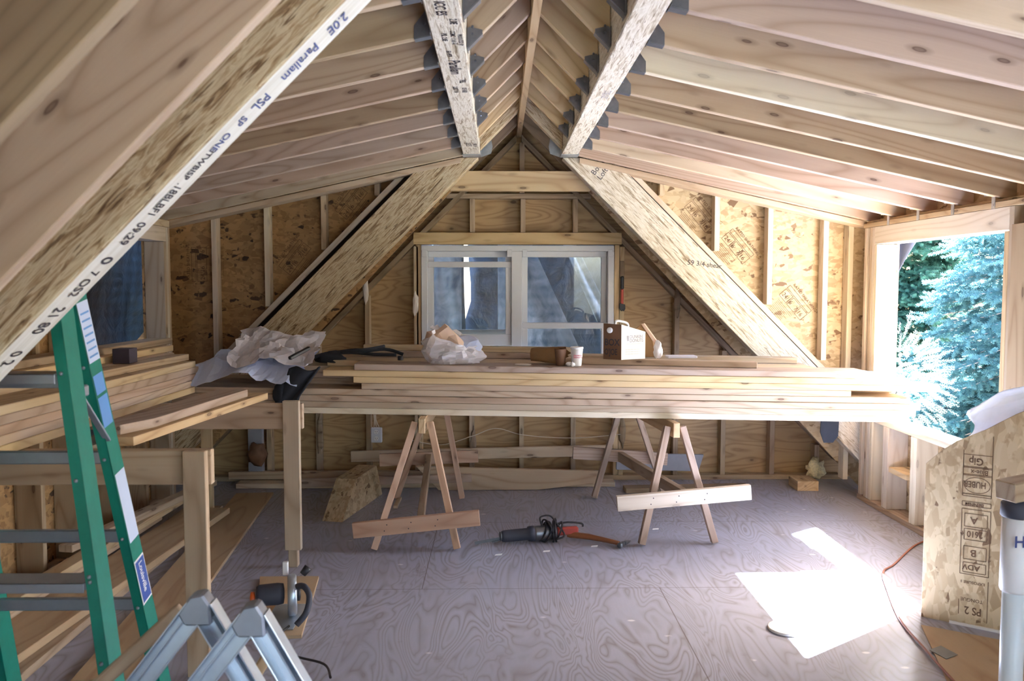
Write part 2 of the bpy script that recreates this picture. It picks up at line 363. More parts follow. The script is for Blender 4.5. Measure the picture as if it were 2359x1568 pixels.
# ------------------------------------------------------------------ floor and deck structure
tag(box('floor', (-4.6, -2.7, -.25), (4.6, 6.95, 0), 'floor_plywood', bev=0), kind='structure')
o = bpy.data.objects['floor']; o.data.transform(o.matrix_basis); o.matrix_basis = Matrix.Identity(4)
V = .33     # vertical depth of 45 degree rafters (9 1/4 in)
def slab(name, pts, ext, mat='roof_board'):
    return tag(prism(name, pts, ext, mat, grain=ext if abs(Vector(ext).y) > 1 else None, bev=0), kind='structure')
ridge_top = CL+RX+V
slab('ceiling_main_left', [(RX, -2.7, ridge_top), (-.24, -2.7, CL-.24+V), (-.24, -2.7, CL-.24+V+.03), (RX, -2.7, ridge_top+.03)], (0, 9.6, 0))
slab('ceiling_main_right', [(RX, -2.7, ridge_top), (.57, -2.7, CR-.57+V), (.57, -2.7, CR-.57+V+.03), (RX, -2.7, ridge_top+.03)], (0, 9.6, 0))
slab('ceiling_rear_left', [(-.24, 6.28, CL-.24+V), (-3.2, 6.28, CL-3.2+V), (-3.2, 6.28, CL-3.2+V+.03), (-.24, 6.28, CL-.24+V+.03)], (0, .6, 0))
slab('ceiling_rear_right', [(.57, 6.28, CR-.57+V), (3.2, 6.28, CR-3.2+V), (3.2, 6.28, CR-3.2+V+.03), (.57, 6.28, CR-.57+V+.03)], (0, .6, 0))
slab('ceiling_near_left', [(-.24, -2.7, CL-.24+V), (-3.2, -2.7, CL-3.2+V), (-3.2, -2.7, CL-3.2+V+.03), (-.24, -2.7, CL-.24+V+.03)], (0, 4.95, 0))
SD = .245   # vertical depth of shed rafters
def shedz(x): return ZB-SL*(x-.56) if x > RX else ZB+SL*(x+.24)
slab('ceiling_shed_right', [(.50, -2.7, shedz(.50)+SD), (3.08, -2.7, shedz(3.08)+SD), (3.08, -2.7, shedz(3.08)+SD+.03), (.50, -2.7, shedz(.50)+SD+.03)], (0, 9.06, 0))
slab('ceiling_shed_left', [(-.2, 2.1, shedz(-.2)+SD), (-2.8, 2.1, shedz(-2.8)+SD), (-2.8, 2.1, shedz(-2.8)+SD+.03), (-.2, 2.1, shedz(-.2)+SD+.03)], (0, 4.26, 0))
tag(box('trim_1', (3.00, -2.7, shedz(3.02)-.005), (3.04, 6.45, shedz(3.02)+SD), 'fir_pale'), kind='structure')
tag(box('trim_2', (-2.78, 2.1, shedz(-2.75)-.005), (-2.74, 6.45, shedz(-2.75)+SD), 'fir_pale'), kind='structure')
# cheek walls (sheathing beside the dormers), back and rear walls
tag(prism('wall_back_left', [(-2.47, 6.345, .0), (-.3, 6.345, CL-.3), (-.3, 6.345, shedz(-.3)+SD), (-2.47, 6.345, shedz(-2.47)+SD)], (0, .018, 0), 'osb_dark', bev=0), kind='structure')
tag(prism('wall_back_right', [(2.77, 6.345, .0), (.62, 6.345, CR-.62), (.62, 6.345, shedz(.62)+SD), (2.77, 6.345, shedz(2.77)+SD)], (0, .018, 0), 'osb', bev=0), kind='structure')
for o in ('wall_back_left', 'wall_back_right'):
    o = bpy.data.objects[o]; o.data.transform(o.matrix_basis); o.matrix_basis = Matrix.Identity(4)
WX0, WX1, WZ0, WZ1 = -.60, .912, .74, 1.861      # back window
def wall_with_hole(name, outline, hole, ext, mat, grain):
    """outline/hole: 4 pts each, rectangle-like, quads between them"""
    bm = bmesh.new(); e = Vector(ext); O = [Vector(p) for p in outline]; H_ = [Vector(p) for p in hole]
    oa = [bm.verts.new(p) for p in O]; ha = [bm.verts.new(p) for p in H_]; ob = [bm.verts.new(p+e) for p in O]; hb = [bm.verts.new(p+e) for p in H_]
    for i in range(4):
        j = (i+1) % 4
        bm.faces.new((oa[i], oa[j], ha[j], ha[i])); bm.faces.new((ob[i], hb[i], hb[j], ob[j]))
        bm.faces.new((oa[i], ob[i], ob[j], oa[j])); bm.faces.new((ha[i], ha[j], hb[j], hb[i]))
    o = mesh_obj(name, bm, mat, None, frame(sum(O, Vector())/4, grain)); return tag(o, kind='structure')
# back gable sheathing: trapezoids around the window
bm = bmesh.new(); yb = YB+.10
def q(pts): bm_prism(bm, [(x, yb, z) for x, z in pts], (0, .015, 0), 0)
q([(-3.2, 0), (3.2, 0), (3.2, WZ0), (-3.2, WZ0)])
q([(-3.2, WZ0), (WX0-.01, WZ0), (WX0-.01, WZ1+.01), (-2.2, WZ1+.01)]); q([(WX1+.01, WZ0), (3.2, WZ0), (2.4, WZ1+.01), (WX1+.01, WZ1+.01)])
q([(-2.2, WZ1+.01), (2.4, WZ1+.01), (RX+.1, 3.2), (RX-.1, 3.2)])
tag(mesh_obj('wall_back', bm, 'plywood', None, frame((0, yb, 1), (1, 0, 0))), kind='structure')
# right wall sheathing with the window opening, plus an unseen nearer one added for daylight
OY0, OY1, OZ0, OZ1 = 4.385, 5.865, .635, 1.865
bm = bmesh.new()
def qr(y0, y1, z0, z1, x0=XR+.14, t=.016): bm_box(bm, (x0, y0, z0), (x0+t, y1, z1))
qr(-2.7, 6.36, 0, .635); qr(-2.7, 6.36, 1.865, 2.0); qr(OY1, 6.36, .635, 1.865); qr(1.25, OY0, .635, 1.865); qr(-2.7, .35, .635, 1.865)
tag(mesh_obj('wall_right', bm, 'osb', None, frame((XR+.14, 2, 1), (0, 1, 0))), kind='structure')
bm = bmesh.new()
LY0, LY1 = 4.76, 5.98
def ql(y0, y1, z0, z1): qr(y0, y1, z0, z1, XL-.156, .016)
ql(-2.7, 6.36, 0, .635); ql(2.2, 6.36, 1.865, 2.02); ql(LY1, 6.36, .635, 1.865); ql(2.2, LY0, .635, 1.865)
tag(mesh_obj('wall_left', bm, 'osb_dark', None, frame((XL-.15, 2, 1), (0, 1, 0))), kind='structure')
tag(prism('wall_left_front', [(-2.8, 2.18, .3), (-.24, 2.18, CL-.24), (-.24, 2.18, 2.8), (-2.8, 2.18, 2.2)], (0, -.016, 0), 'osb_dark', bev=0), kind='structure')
# rear wall behind the viewer with unseen openings added to let daylight reach the front
bm = bmesh.new()
for x0, x1, z0, z1 in ((-3.2, -2.3, 0, 3.3), (2.6, 3.3, 0, 3.3), (-1.25, 1.45, 0, 3.3), (-2.3, -1.25, 1.5, 3.3), (1.45, 2.6, 2.1, 3.3)): bm_box(bm, (x0, -2.72, z0), (x1, -2.7, z1))
tag(mesh_obj('wall_rear', bm, 'osb', None, Matrix.Translation((0, -2.7, 1))), kind='structure')

# ------------------------------------------------------------------ ridge, level beams, rake beams
def on_beam_text(parent, items):
    for body, org, rd, up, size, mat, bold in items: text('printed_text', body, org, rd, up, size, mat, parent, bold)
rb = prism('ridge_board', [(RX-.019, -2.6, CL+RX-.045), (RX-.019, YB+.08, CL+RX-.045), (RX-.019, YB+.08, ridge_top-.01), (RX-.019, -2.6, ridge_top-.01)], (.038, 0, 0), 'fir_warm')
tag(rb, 'long narrow ridge board at the very peak of the roof', 'ridge board')
BT = 2.79
lb = prism('ceiling_beam', [(-.242, 2.13, ZB), (-.242, YP-.012, ZB), (-.242, YP-.012, BT), (-.242, 2.13, BT)], (.12, 0, 0), 'strand_lumber_pale', bev=.004)
tag(lb, 'long level engineered wood beam left of the ridge, stamped with dark lettering underneath', 'beam')
rbm = prism('ceiling_beam', [(.446, -2.6, ZB), (.446, YP-.012, ZB), (.446, YP-.012, BT), (.446, -2.6, BT)], (.116, 0, 0), 'strand_lumber_pale', bev=.004)
tag(rbm, 'long level pale engineered wood beam right of the ridge', 'beam')
zt = ZB-.0008
on_beam_text(lb, [
    ('ICC ES', (-.205, 2.80, zt), (0, 1, 0), (1, 0, 0), .05, 'ink', .0015),
    ('2.0E', (-.165, 2.98, zt), (0, 1, 0), (1, 0, 0), .036, 'ink', .0012),
    ('PSL 2.0E', (-.205, 3.15, zt), (0, 1, 0), (1, 0, 0), .028, 'ink', .0008), ('CCMC 11161-R', (-.172, 3.12, zt), (0, 1, 0), (1, 0, 0), .026, 'ink', .0007),
    ('PRODUCED BY', (-.145, 3.16, zt), (0, 1, 0), (1, 0, 0), .022, 'ink', .0005), ('ER 4979', (-.200, 3.38, zt), (0, 1, 0), (1, 0, 0), .026, 'ink', .0006),
    ('Parallam', (-.2, 3.52, zt), (0, 1, 0), (1, 0, 0), .068, 'ink', .0018), ('PSL', (-.17, 3.85, zt), (0, 1, 0), (1, 0, 0), .04, 'ink', .0012),
    ('2.0E 7 1/4', (-.205, 3.98, zt), (0, 1, 0), (1, 0, 0), .03, 'ink', .001), ('DF 0421', (-.165, 4.0, zt), (0, 1, 0), (1, 0, 0), .03, 'ink', .001),
    ('2.0E ES', (-.205, 5.52, zt), (0, 1, 0), (1, 0, 0), .05, 'ink', .001), ('18421 F4', (-.16, 5.55, zt), (0, 1, 0), (1, 0, 0), .035, 'ink', .0008)])
text('printed_text', '2.0E PSL', (.535, 4.05, zt), (0, 1, 0), (-1, 0, 0), .05, 'ink_grey', rbm, .0005)
def rake(side, y0, y1, n0, n1, s0, s1, mat, name, bev=.002):
    """45 degree member: n0..n1 = vertical offsets above the underside plane, from x=s0 to x=s1"""
    if side < 0: f = lambda x, n: (x, y0, CL+x+n)
    else: f = lambda x, n: (x, y0, CR-x+n)
    return prism(name, [f(s0, n0), f(s1, n0), f(s1, n1), f(s0, n1)], (0, y1-y0, 0), mat, bev=bev)
RD = .355
zc = lambda z, s: (z-CL) if s < 0 else (CR-z)
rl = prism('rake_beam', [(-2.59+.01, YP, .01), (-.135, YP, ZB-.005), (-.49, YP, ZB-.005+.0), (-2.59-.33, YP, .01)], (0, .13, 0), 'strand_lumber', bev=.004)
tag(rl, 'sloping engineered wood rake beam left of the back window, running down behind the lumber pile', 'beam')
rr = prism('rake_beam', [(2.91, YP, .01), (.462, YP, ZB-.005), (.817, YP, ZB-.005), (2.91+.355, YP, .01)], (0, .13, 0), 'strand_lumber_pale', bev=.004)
tag(rr, 'sloping pale engineered wood rake beam right of the back window with pencil writing', 'beam')
dn = Vector((1, 0, -1)).normalized(); upn = Vector((1, 0, 1)).normalized()
text('pencil_writing', '59 3/4 shear', (1.36, YP-.0012, 1.70), (1, 0, -.12), (0, 0, 1), .05, 'ink', rr)
text('pencil_writing', 'Bonus\nLoft', (.69, YP-.0012, 2.33), (.6, 0, .8), (-.8, 0, .6), .055, 'ink', rr)
# roof plates of the dormer cheek walls lying along the old roof, with black felt below
for s, nm in ((-1, 'left'), (1, 'right')):
    x0, x1 = (-2.45, -.62) if s < 0 else (2.72, .93)
    p = rake(s, 6.20, 6.34, .385 if s > 0 else .41, .437 if s > 0 else .465, x0, x1, 'fir_pale', 'wall_plate'); tag(p, f'narrow sloping bottom plate of the {nm} dormer side wall, above the rake beam', 'wall plate')
    p = rake(s, 6.205, 6.34, .36, .383 if s > 0 else .408, x0, x1, 'felt', 'roofing_felt', 0); tag(p, f'black strip of old roofing felt between rake beam and {nm} sloping plate', 'roofing felt')
# near left rake beam
nl = prism('rake_beam', [(-2.55, 2.075, CL-2.55), (-.135, 2.075, CL-.135), (-.135, 2.075, CL-.135+.33), (-2.55, 2.075, CL-2.55+.33)], (0, .135, 0), 'strand_lumber', bev=.005)
tag(nl, 'large rough strand rake beam crossing the upper left corner, printed along its underside', 'beam')
face = prism('underside_face', [(-2.5, 2.08, CL-2.5), (-.15, 2.08, CL-.15), (-.15+.0007, 2.08, CL-.15-.0007), (-2.5+.0007, 2.08, CL-2.5-.0007)], (0, .125, 0), 'beam_face', nl, bev=0)
o2 = Vector((.0022, 0, -.0022)); rd = Vector((-1, 0, -1)); up = Vector((0, 1, 0))
def nlp(x, y): return Vector((x, y, CL+x))+o2
for x, body, sz_, sx_, mt in ((-.372, '2.0E', .072, .52, 'ink_blue'), (-.445, 'Parallam', .072, .50, 'ink_blue'), (-.566, 'PSL', .072, .52, 'ink_blue'), (-.622, 'SP', .055, .55, 'ink_blue'), (-.662, 'ONE', .05, .6, 'ink_blue'),
                           (-.705, 'ITWBISP', .045, .6, 'ink'), (-.785, '.18BLBF1', .06, .5, 'ink'), (-.88, '09:29', .06, .6, 'ink'), (-.965, '0', .07, .8, 'ink'), (-1.0, '7 OS2', .06, .6, 'ink'), (-1.09, '21 80', .07, .6, 'ink'), (-1.2, '0 2', .07, .6, 'ink')):
    text('printed_text', body, nlp(x, 2.12), rd, up, sz_, mt, nl, .0008, sx_)

# ------------------------------------------------------------------ rafters
k = 0
def hanger(name, corner, along, side, label, group, w_=.04, sz=.062, tall=.10, mat='hanger_steel', parent=None):
    """small triangular joist hanger: corner = bottom middle at the beam, along = direction of the rafter"""
    bm = bmesh.new(); a = Vector(along).normalized(); c = Vector(corner); y = Vector((0, 1, 0)); upv = Vector((0, 0, 1))
    t = .0025; h = w_/2+.0015
    bm_prism(bm, [c-y*h, c+a*sz-y*h, c+a*sz+y*h, c+y*h], -(a.cross(y)).normalized()*(-t if (a.cross(y)).z > 0 else t)*-1, 0)
    for s in (-1, 1):
        b0 = c+y*s*h
        bm_prism(bm, [b0, b0+a*sz, b0+a*sz+upv*(.012 if tall < .08 else .045), b0+a*.012+upv*tall, b0+upv*tall], y*s*t, 0)
        bm_prism(bm, [b0, b0+upv*(tall), b0+upv*(tall)+y*s*.028, b0+y*s*.028], Vector((1 if a.x > 0 else -1, 0, 0))*t, 0)
        for q_ in (.35, .7):
            p = b0+a*sz*.35+upv*(tall*q_+.01)
            bmesh.ops.create_uvsphere(bm, u_segments=8, v_segments=5, radius=.0055, matrix=Matrix.Translation(p+y*s*t))
    return tag(mesh_obj(name, bm, mat, parent, Matrix.Translation(c)), label, 'joist hanger' if label else None, group)
def shed_rafter(s, y, label, group, mat):
    if s > 0: x0, x1 = .563, 3.0; sg = 1
    else: x0, x1 = -.243, -2.74; sg = -1
    pts = [(x0, y-T/2, shedz(x0)), (x1, y-T/2, shedz(x1)), (x1, y-T/2, shedz(x1)+SD-.002), (x0, y-T/2, shedz(x0)+SD-.002)]
    return tag(prism('rafter', pts, (0, T, 0), mat, grain=(1, 0, -SL*sg), bev=.003), label, 'rafter', group)
mats = ['fir_pink', 'fir', 'fir_pink', 'fir_pink', 'fir_dim', 'fir', 'fir_pale', 'fir']
yr = [6.0-.0+0, ]
right_y = [5.70+.0-.404*i for i in range(11)]; left_y = [5.57-.405*i for i in range(9)]
right_y = [6.07]+[5.69-.405*i for i in range(12)]; left_y = [6.07]+[5.66-.412*i for i in range(9)]
for i, y in enumerate(right_y):
    if y < 1.2: continue
    lab = f'shed rafter over the right side, {ORD[i]} counting from the back dormer wall' if i else 'rearmost shed rafter on the right, resting along the dormer side wall'
    shed_rafter(1, y, lab, 'shed rafters on the right', mats[i % 8])
    if i: hanger('joist_hanger', (.5635, y, shedz(.5635)-.001), (1, 0, -SL), 1, f'small galvanized hanger holding right shed rafter {ORD[i]} from the back', 'joist hangers on the outer face of the right beam')
    if i and y > 4.2:
        bm = bmesh.new(); bm_box(bm, (XR-.0035, y+.0, 1.955), (XR-.0005, y+.03, shedz(XR)+.06)); bm_box(bm, (XR-.0045, y+.01, 1.97), (XR-.001, y+.02, 1.98))
        bm_box(bm, (XR-.05, y+.0195, 2.02), (XR-.001, y+.0225, 2.09))
        tag(mesh_obj('hurricane_tie', bm, 'galvanized', None, Matrix.Translation((XR, y, 2))), f'small metal tie above the right window under rafter {ORD[i]} from the back', 'metal tie', 'metal rafter ties above the right window')
for i, y in enumerate(left_y):
    if y < 2.25: continue
    lab = f'shed rafter over the left side, {ORD[i]} counting from the back dormer wall' if i else 'rearmost shed rafter on the left, resting along the dormer side wall'
    shed_rafter(-1, y, lab, 'shed rafters on the left', ['fir', 'fir_pink', 'fir_pink', 'fir_pink', 'fir_dim', 'fir_pink', 'fir_pink', 'fir_dim'][i % 8])
    if i: hanger('joist_hanger', (-.2435, y, shedz(-.2435)-.001), (-1, 0, -SL), -1, f'small galvanized hanger holding left shed rafter {ORD[i]} from the back', 'joist hangers on the outer face of the left beam')
# peak rafters between the level beams and the ridge
def peak_rafter(s, y, lab, mat, th=T, grp='short rafters rising to the ridge'):
    if s < 0: x0, x1 = -.120, RX-.0195; f = lambda x: CL+x
    else: x0, x1 = .444, RX+.0195; f = lambda x: CR-x
    pts = [(x0, y-th/2, f(x0)+.01), (x1, y-th/2, f(x1)+.01), (x1, y-th/2, f(x1)+V-.002), (x0, y-th/2, f(x0)+V-.002)]
    return tag(prism('rafter', pts, (0, th, 0), mat, grain=(1, 0, 1 if s < 0 else -1), bev=.003), lab, 'rafter', grp)
py = [5.46-.405*i for i in range(11)]
for s, nm in ((-1, 'left'), (1, 'right')):
    o = peak_rafter(s, 5.94, f'strand lumber short rafter on the {nm} slope just before the beam end', 'strand_lumber', .088)
    for i, y in enumerate(py):
        m_ = 'fir_warm' if (i < 1 or s > 0) else ('fir_dim' if i % 2 else 'fir_pink')
        peak_rafter(s, y, f'short rafter to the ridge on the {nm} slope, {ORD[i]} from the back', m_)
        if i or s > 0:
            c = (-.1195, y, CL-.1195+.009) if s < 0 else (.4435, y, CR-.4435+.009)
            hanger('joist_hanger', c, (-s, 0, 1), s, f'galvanized hanger inside the {nm} beam at short rafter {ORD[i]} from the back', f'joist hangers on the inner face of the {nm} beam', sz=.085, tall=.075)
    # heavy hangers at the beam ends
    e = empty('beam_hanger', ((-.12 if s < 0 else .444), YP-.1, ZB), f'heavy galvanized hanger carrying the {nm} level beam at its back end', 'beam hanger')
    x_in = -.1215 if s < 0 else .4465; xo = -.2425 if s < 0 else .5635; sg = 1 if s < 0 else -1
    bm = bmesh.new()
    pr = [(YP-.13, ZB-.004), (YP-.004, ZB-.004), (YP-.004, ZB+.17), (YP-.05, ZB+.17), (YP-.10, ZB+.12), (YP-.13, ZB+.05)]
    bm_prism(bm, [(x_in, a, b) for a, b in pr], (sg*.003, 0, 0), 0); bm_prism(bm, [(xo, a, b) for a, b in pr], (-sg*.003, 0, 0), 0)
    mesh_obj('side_plate', bm, 'galvanized', e, Matrix.Translation((x_in, YP-.1, ZB)))
    bm = bmesh.new()
    pr = [(0, ZB-.005), (.075, ZB+.02), (.085, ZB+.07), (.07, ZB+.15), (0, ZB+.18)]
    bm_prism(bm, [(x_in+sg*a, YP-.006, b) for a, b in pr], (0, .004, 0), 0)
    for a, b in ((.03, .04), (.05, .07), (.03, .1), (.05, .12), (.025, .14)): bm_tube(bm, [(x_in+sg*a, YP-.010, ZB+b), (x_in+sg*a, YP-.0065, ZB+b)], .004, 8)
    mesh_obj('flange', bm, 'galvanized', e, Matrix.Translation((x_in, YP-.1, ZB)))
    box('bottom_strap', (min(x_in, xo)-.004, YP-.125, ZB-.006), (max(x_in, xo)+.004, YP-.005, ZB-.0015), 'galvanized', e, bev=0)
# 45 degree rafters of the old roof: behind the rake beams and at the near left
for s, nm in ((-1, 'left'), (1, 'right')):
    x0, x1 = (-2.55, RX-.021) if s < 0 else (2.88, RX+.021)
    tag(rake(s, 6.37, 6.41, 0, V-.004, x0, x1, 'fir_old', 'rafter', .003), f'brown sloping rafter of the old roof just behind the {nm} rake beam', 'rafter', 'old roof rafters')
for i, y in enumerate((1.80, 1.40, 1.0, .6, .2)):
    tag(rake(-1, y-T/2, y+T/2, 0, V-.004, -2.5, -.245, ['fir_pink', 'fir_old', 'fir_dim', 'fir', 'fir_dim'][i], 'rafter', .003), f'close sloping rafter at the upper left, {ORD[i]} in front of the printed rake beam', 'rafter', 'near rafters at the upper left')
cb = tag(box('collar_tie', (-.345, 6.255, 2.235), (.675, 6.293, 2.38), 'fir_warm'), 'short horizontal collar board tying the two rake beams above the back window', 'collar tie')

# ------------------------------------------------------------------ back gable wall framing
WYF = YB; WYB = YB+.089
def stud(name, x, z0, z1, lab, mat='fir_dim', y0=WYF, y1=WYB, cat='stud', grp='studs of the back wall'):
    return tag(box(name, (x, y0, z0), (x+T, y1, z1), mat), lab, cat, grp)
pl = tag(box('wall_plate', (-2.45, WYF, 0), (2.75, WYB, .038), 'fir_dim'), 'long bottom plate along the foot of the back wall', 'wall plate')
for s, nm in ((-1, 'left'), (1, 'right')):
    x0, x1 = (-2.4, RX-.02) if s < 0 else (2.7, RX+.02)
    tag(rake(s, WYF-.0, WYB, -.07, -.018, x0, x1, 'fir_old', 'wall_plate'), f'{nm} sloping top plate of the gable wall under the old roof', 'wall plate')
tag(box('wall_plate', (-.40, WYF, 2.225), (.73, WYB, 2.263), 'fir_dim'), 'horizontal plate high across the gable just below the collar board', 'wall plate')
tag(box('window_header', (WX0-.06, WYF-.001, WZ1+.008), (WX1+.06, WYB, WZ1+.10), 'fir_warm'), 'thick header board directly over the back window', 'header')
tag(box('rough_sill', (WX0-.0, WYF, WZ0-.05), (WX1+.0, WYB, WZ0-.012), 'fir_dim'), 'rough sill board under the back window', 'rough sill')
def topz(x): return (CL+x if x < RX else CR-x)-.075
for i, x in enumerate((-.219, .178, .588)):
    stud('cripple_stud', x, WZ1+.102, 2.223, f'short stud above the back window, {ORD[i]} from the left', grp='cripple studs over the back window', mat='fir')
    stud('cripple_stud', x-.01, .04, WZ0-.052, f'short stud below the back window, {ORD[i]} from the left', grp='cripple studs under the back window', mat='fir')
stud('wall_stud', .170, 2.265, topz(.17)-.02, 'short stud in the peak of the gable above the collar board')
for i, x in enumerate((-1.83, -1.44, -1.045, -.66)):
    stud('wall_stud', x, .04, topz(x), f'back wall stud left of the back window, {ORD[3-i]} from the window', mat='fir_dim' if i != 3 else 'fir')
stud('wall_stud', WX0-.0385, .04, WZ1+.005, 'trimmer stud tight against the left side of the back window', mat='fir_warm')
stud('wall_stud', WX1+.004, .04, WZ1+.005, 'trimmer stud tight against the right side of the back window', mat='fir_warm')
for i, x in enumerate((.957, 1.395, 1.775, 2.17, 2.53)):
    stud('wall_stud', x, .04, topz(x+T), f'back wall stud right of the back window, {ORD[i]} from the window', mat='fir_dim' if i else 'fir_warm')
# double-hung window pair
wn = tag(empty('window_1', (RX, YB, WZ0)), kind='structure')
fy0, fy1 = YB-.012, YB+.10
for nm, lo, hi in (('window_frame', (WX0, fy0, WZ1-.045), (WX1, fy1, WZ1)), ('window_frame', (WX0, fy0, WZ0-.008), (WX1, fy1, WZ0+.03)),
                   ('window_frame', (WX0, fy0, WZ0+.03), (WX0+.05, fy1, WZ1-.045)), ('window_frame', (WX1-.05, fy0, WZ0+.03), (WX1, fy1, WZ1-.045)),
                   ('mullion', (.105, fy0, WZ0+.03), (.19, fy1, WZ1-.045))): box(nm, lo, hi, 'white_vinyl', wn, .004)
def sash(x0, x1, z0, z1, y, b, nm, rb=.05):
    bm = bmesh.new()
    for lo, hi in (((x0, y, z0), (x1, y+.035, z0+rb)), ((x0, y, z1-b), (x1, y+.035, z1)), ((x0, y, z0+rb), (x0+b, y+.035, z1-b)), ((x1-b, y, z0+rb), (x1, y+.035, z1-b))): bm_box(bm, lo, hi, .003)
    o = mesh_obj(nm, bm, 'white_vinyl', wn, Matrix.Translation((x0, y, z0)))
    g = box('pane', (x0+b, y+.015, z0+rb), (x1-b, y+.018, z1-b), 'window_glass', o, 0); return o
sash(WX0+.05, .105, 1.075, 1.735, YB+.005, .045, 'lower_sash', .09)
sash(WX0+.05, .105, 1.16, WZ1-.045, YB+.055, .045, 'upper_sash', .04)
sash(.19, WX1-.05, 1.205, WZ1-.045, YB+.055, .045, 'upper_sash', .05)
sash(.19, WX1-.05, WZ0+.03, 1.255, YB+.005, .045, 'lower_sash', .06)
for x, z in ((-.575, 1.80), (.09, 1.80), (.21, 1.80), (.88, 1.80)):
    box('jamb_clip', (x-.018, YB-.016, z-.03), (x+.018, YB+.01, z+.03), 'white_vinyl', wn, .002)
# smears of caulk and foam on the studs
for i, (x, z, h) in enumerate(((-1.046, 1.55, .13), (-.66, 1.40, .09), (.975, .4, .12), (-1.42, .38, .14), (1.40, 1.42, .1), (-.21, .3, .1))):
    tag(blob('foam_smear', (x+.012, YB-.003, z), (.022, .008, h), 'caulk' if i < 2 else 'fir_old', amp=.5, fr=5, sub=3, seed=i),
        ('pale' if i < 2 else 'dull grey') + ' filler smear on ' + ['the second stud left of the back window', 'the first stud left of the back window', 'the low stud right of the back window', 'the far left back wall stud, low down', 'the second stud right of the back window', 'the first short stud under the back window'][i], 'filler smear')

# ------------------------------------------------------------------ cheek wall studs
for i, x in enumerate((-2.082, -1.70, -1.286, -.896)):
    stud('wall_stud', x, CL+x+.505, shedz(x)-.003, f'stud of the left dormer side wall, {ORD[i]} from its outer corner', 'fir_pale' if i < 2 else 'fir', 6.25, 6.34, grp='studs of the left dormer side wall')
for i, x in enumerate((1.181, 1.588, 1.982, 2.395)):
    stud('wall_stud', x, CR-x+.47, shedz(x+T)-.003, f'stud of the right dormer side wall, {ORD[3-i]} from its outer corner', 'fir_pale' if i else 'fir', 6.25, 6.34, grp='studs of the right dormer side wall')
stud('wall_stud', 2.58, .1, shedz(2.62)-.003, 'corner stud where the right dormer side wall meets the window wall', 'fir_pale', 6.25, 6.34)
for s, nm in ((-1, 'left'), (1, 'right')):
    xa, xb = (-.26, XL-.1) if s < 0 else (.58, XR+.1)
    tag(prism('wall_plate', [(xa, 6.095, shedz(xa)-.04), (xb, 6.095, shedz(xb)-.04), (xb, 6.095, shedz(xb)-.003), (xa, 6.095, shedz(xa)-.003)], (0, .15, 0), 'fir'), f'sloping top plate of the {nm} dormer side wall below the rearmost rafter', 'wall plate')
def stamp_panel(name, lab, c, rd, up, y, items, w_, h_, mat='ink_brown'):
    """ink stamp printed on sheathing: boxes and text"""
    rd = Vector(rd).normalized(); up = Vector(up).normalized(); c = Vector((c[0], y, c[1])); bm = bmesh.new()
    def ln(a, b, t=.003):
        a = c+rd*a[0]+up*a[1]; b = c+rd*b[0]+up*b[1]; d = (b-a).normalized(); n_ = Vector((0, 1, 0)).cross(d)*t/2
        vs_ = [bm.verts.new(p) for p in (a-n_, b-n_, b+n_, a+n_)]; bm.faces.new(vs_)
    def rect(x0, y0, x1, y1):
        ln((x0, y0), (x1, y0)); ln((x1, y0), (x1, y1)); ln((x1, y1), (x0, y1)); ln((x0, y1), (x0, y0))
    for r_ in items: rect(*r_)
    for k in range(9): ln((-w_*.8, -h_-.015-k*.012), (w_*(.2+.5*random.random()), -h_-.015-k*.012), .0025)
    return mesh_obj(name, bm, mat, None, Matrix.Translation(c)), c, rd, up
for i, (x, z, a, yy, par) in enumerate(((1.50, 2.07, -.87, 6.343, 'wall_back_right'), (1.78, 1.84, -.87, 6.343, 'wall_back_right'), (2.22, 1.42, -.87, 6.343, 'wall_back_right'), (-1.5, 1.75, .9, 6.343, 'wall_back_left'), (-1.08, 2.16, .9, 6.343, 'wall_back_left'), (-2.2, 1.7, 1.57, 6.343, 'wall_back_left'))):
    rd_ = (math.cos(a), 0, math.sin(a)); up_ = (-math.sin(a), 0, math.cos(a))
    o, c, r_, u_ = stamp_panel('grade_stamp', '', (x, z), rd_, up_, yy, [(-.12, -.05, -.04, .02), (-.03, -.05, .05, .02), (.06, -.05, .13, .02), (-.12, .03, .13, .06)], .12, .06)
    ob = bpy.data.objects[par]; m_ = o.matrix_basis.copy(); o.parent = ob; o.matrix_basis = WM(ob).inverted() @ m_
    text('grade_stamp', '24/16   7/16', c+r_*-.11+u_*-.035+Vector((0, -.001, 0)), rd_, up_, .045, 'ink_brown', ob); text('grade_stamp', 'RATED SHEATHING', c+r_*-.11+u_*.075+Vector((0, -.001, 0)), rd_, up_, .03, 'ink_brown', ob)

# ------------------------------------------------------------------ right wall framing and opening
def rstud(y0, y1, z0, z1, lab, mat='fir_pale', name='wall_stud', cat='stud', grp='studs of the right window wall', x0=XR, x1=XR+.138):
    return tag(box(name, (x0, y0, z0), (x1, y1, z1), mat), lab, cat, grp)
ZP = 1.955
tag(box('wall_plate', (XR, 1.0, 0), (XR+.138, 6.09, .038), 'fir_pink'), 'bottom plate on the floor under the right window', 'wall plate')
tag(box('wall_plate', (XR, 1.0, ZP+.002), (XR+.138, 6.09, ZP+.033), 'fir_warm'), 'lower top plate over the right window header', 'wall plate')
tag(box('wall_plate', (XR+.02, 1.0, ZP+.036), (XR+.138, 6.09, ZP+.05), 'fir_warm'), 'upper top plate over the right window under the rafter ends', 'wall plate')
tag(box('blocking', (XR+.10, 1.0, ZP+.06), (XR+.135, 6.09, ZP+.25), 'osb'), 'orange brown blocking above the right wall plate between the rafter ends', 'blocking', 'blocking')
hd = tag(box('window_header', (XR, OY0-.04, OZ1-.065+.035), (XR+.138, OY1+.04, ZP), 'fir_pale'), 'pale wooden header beam over the right window opening', 'header')
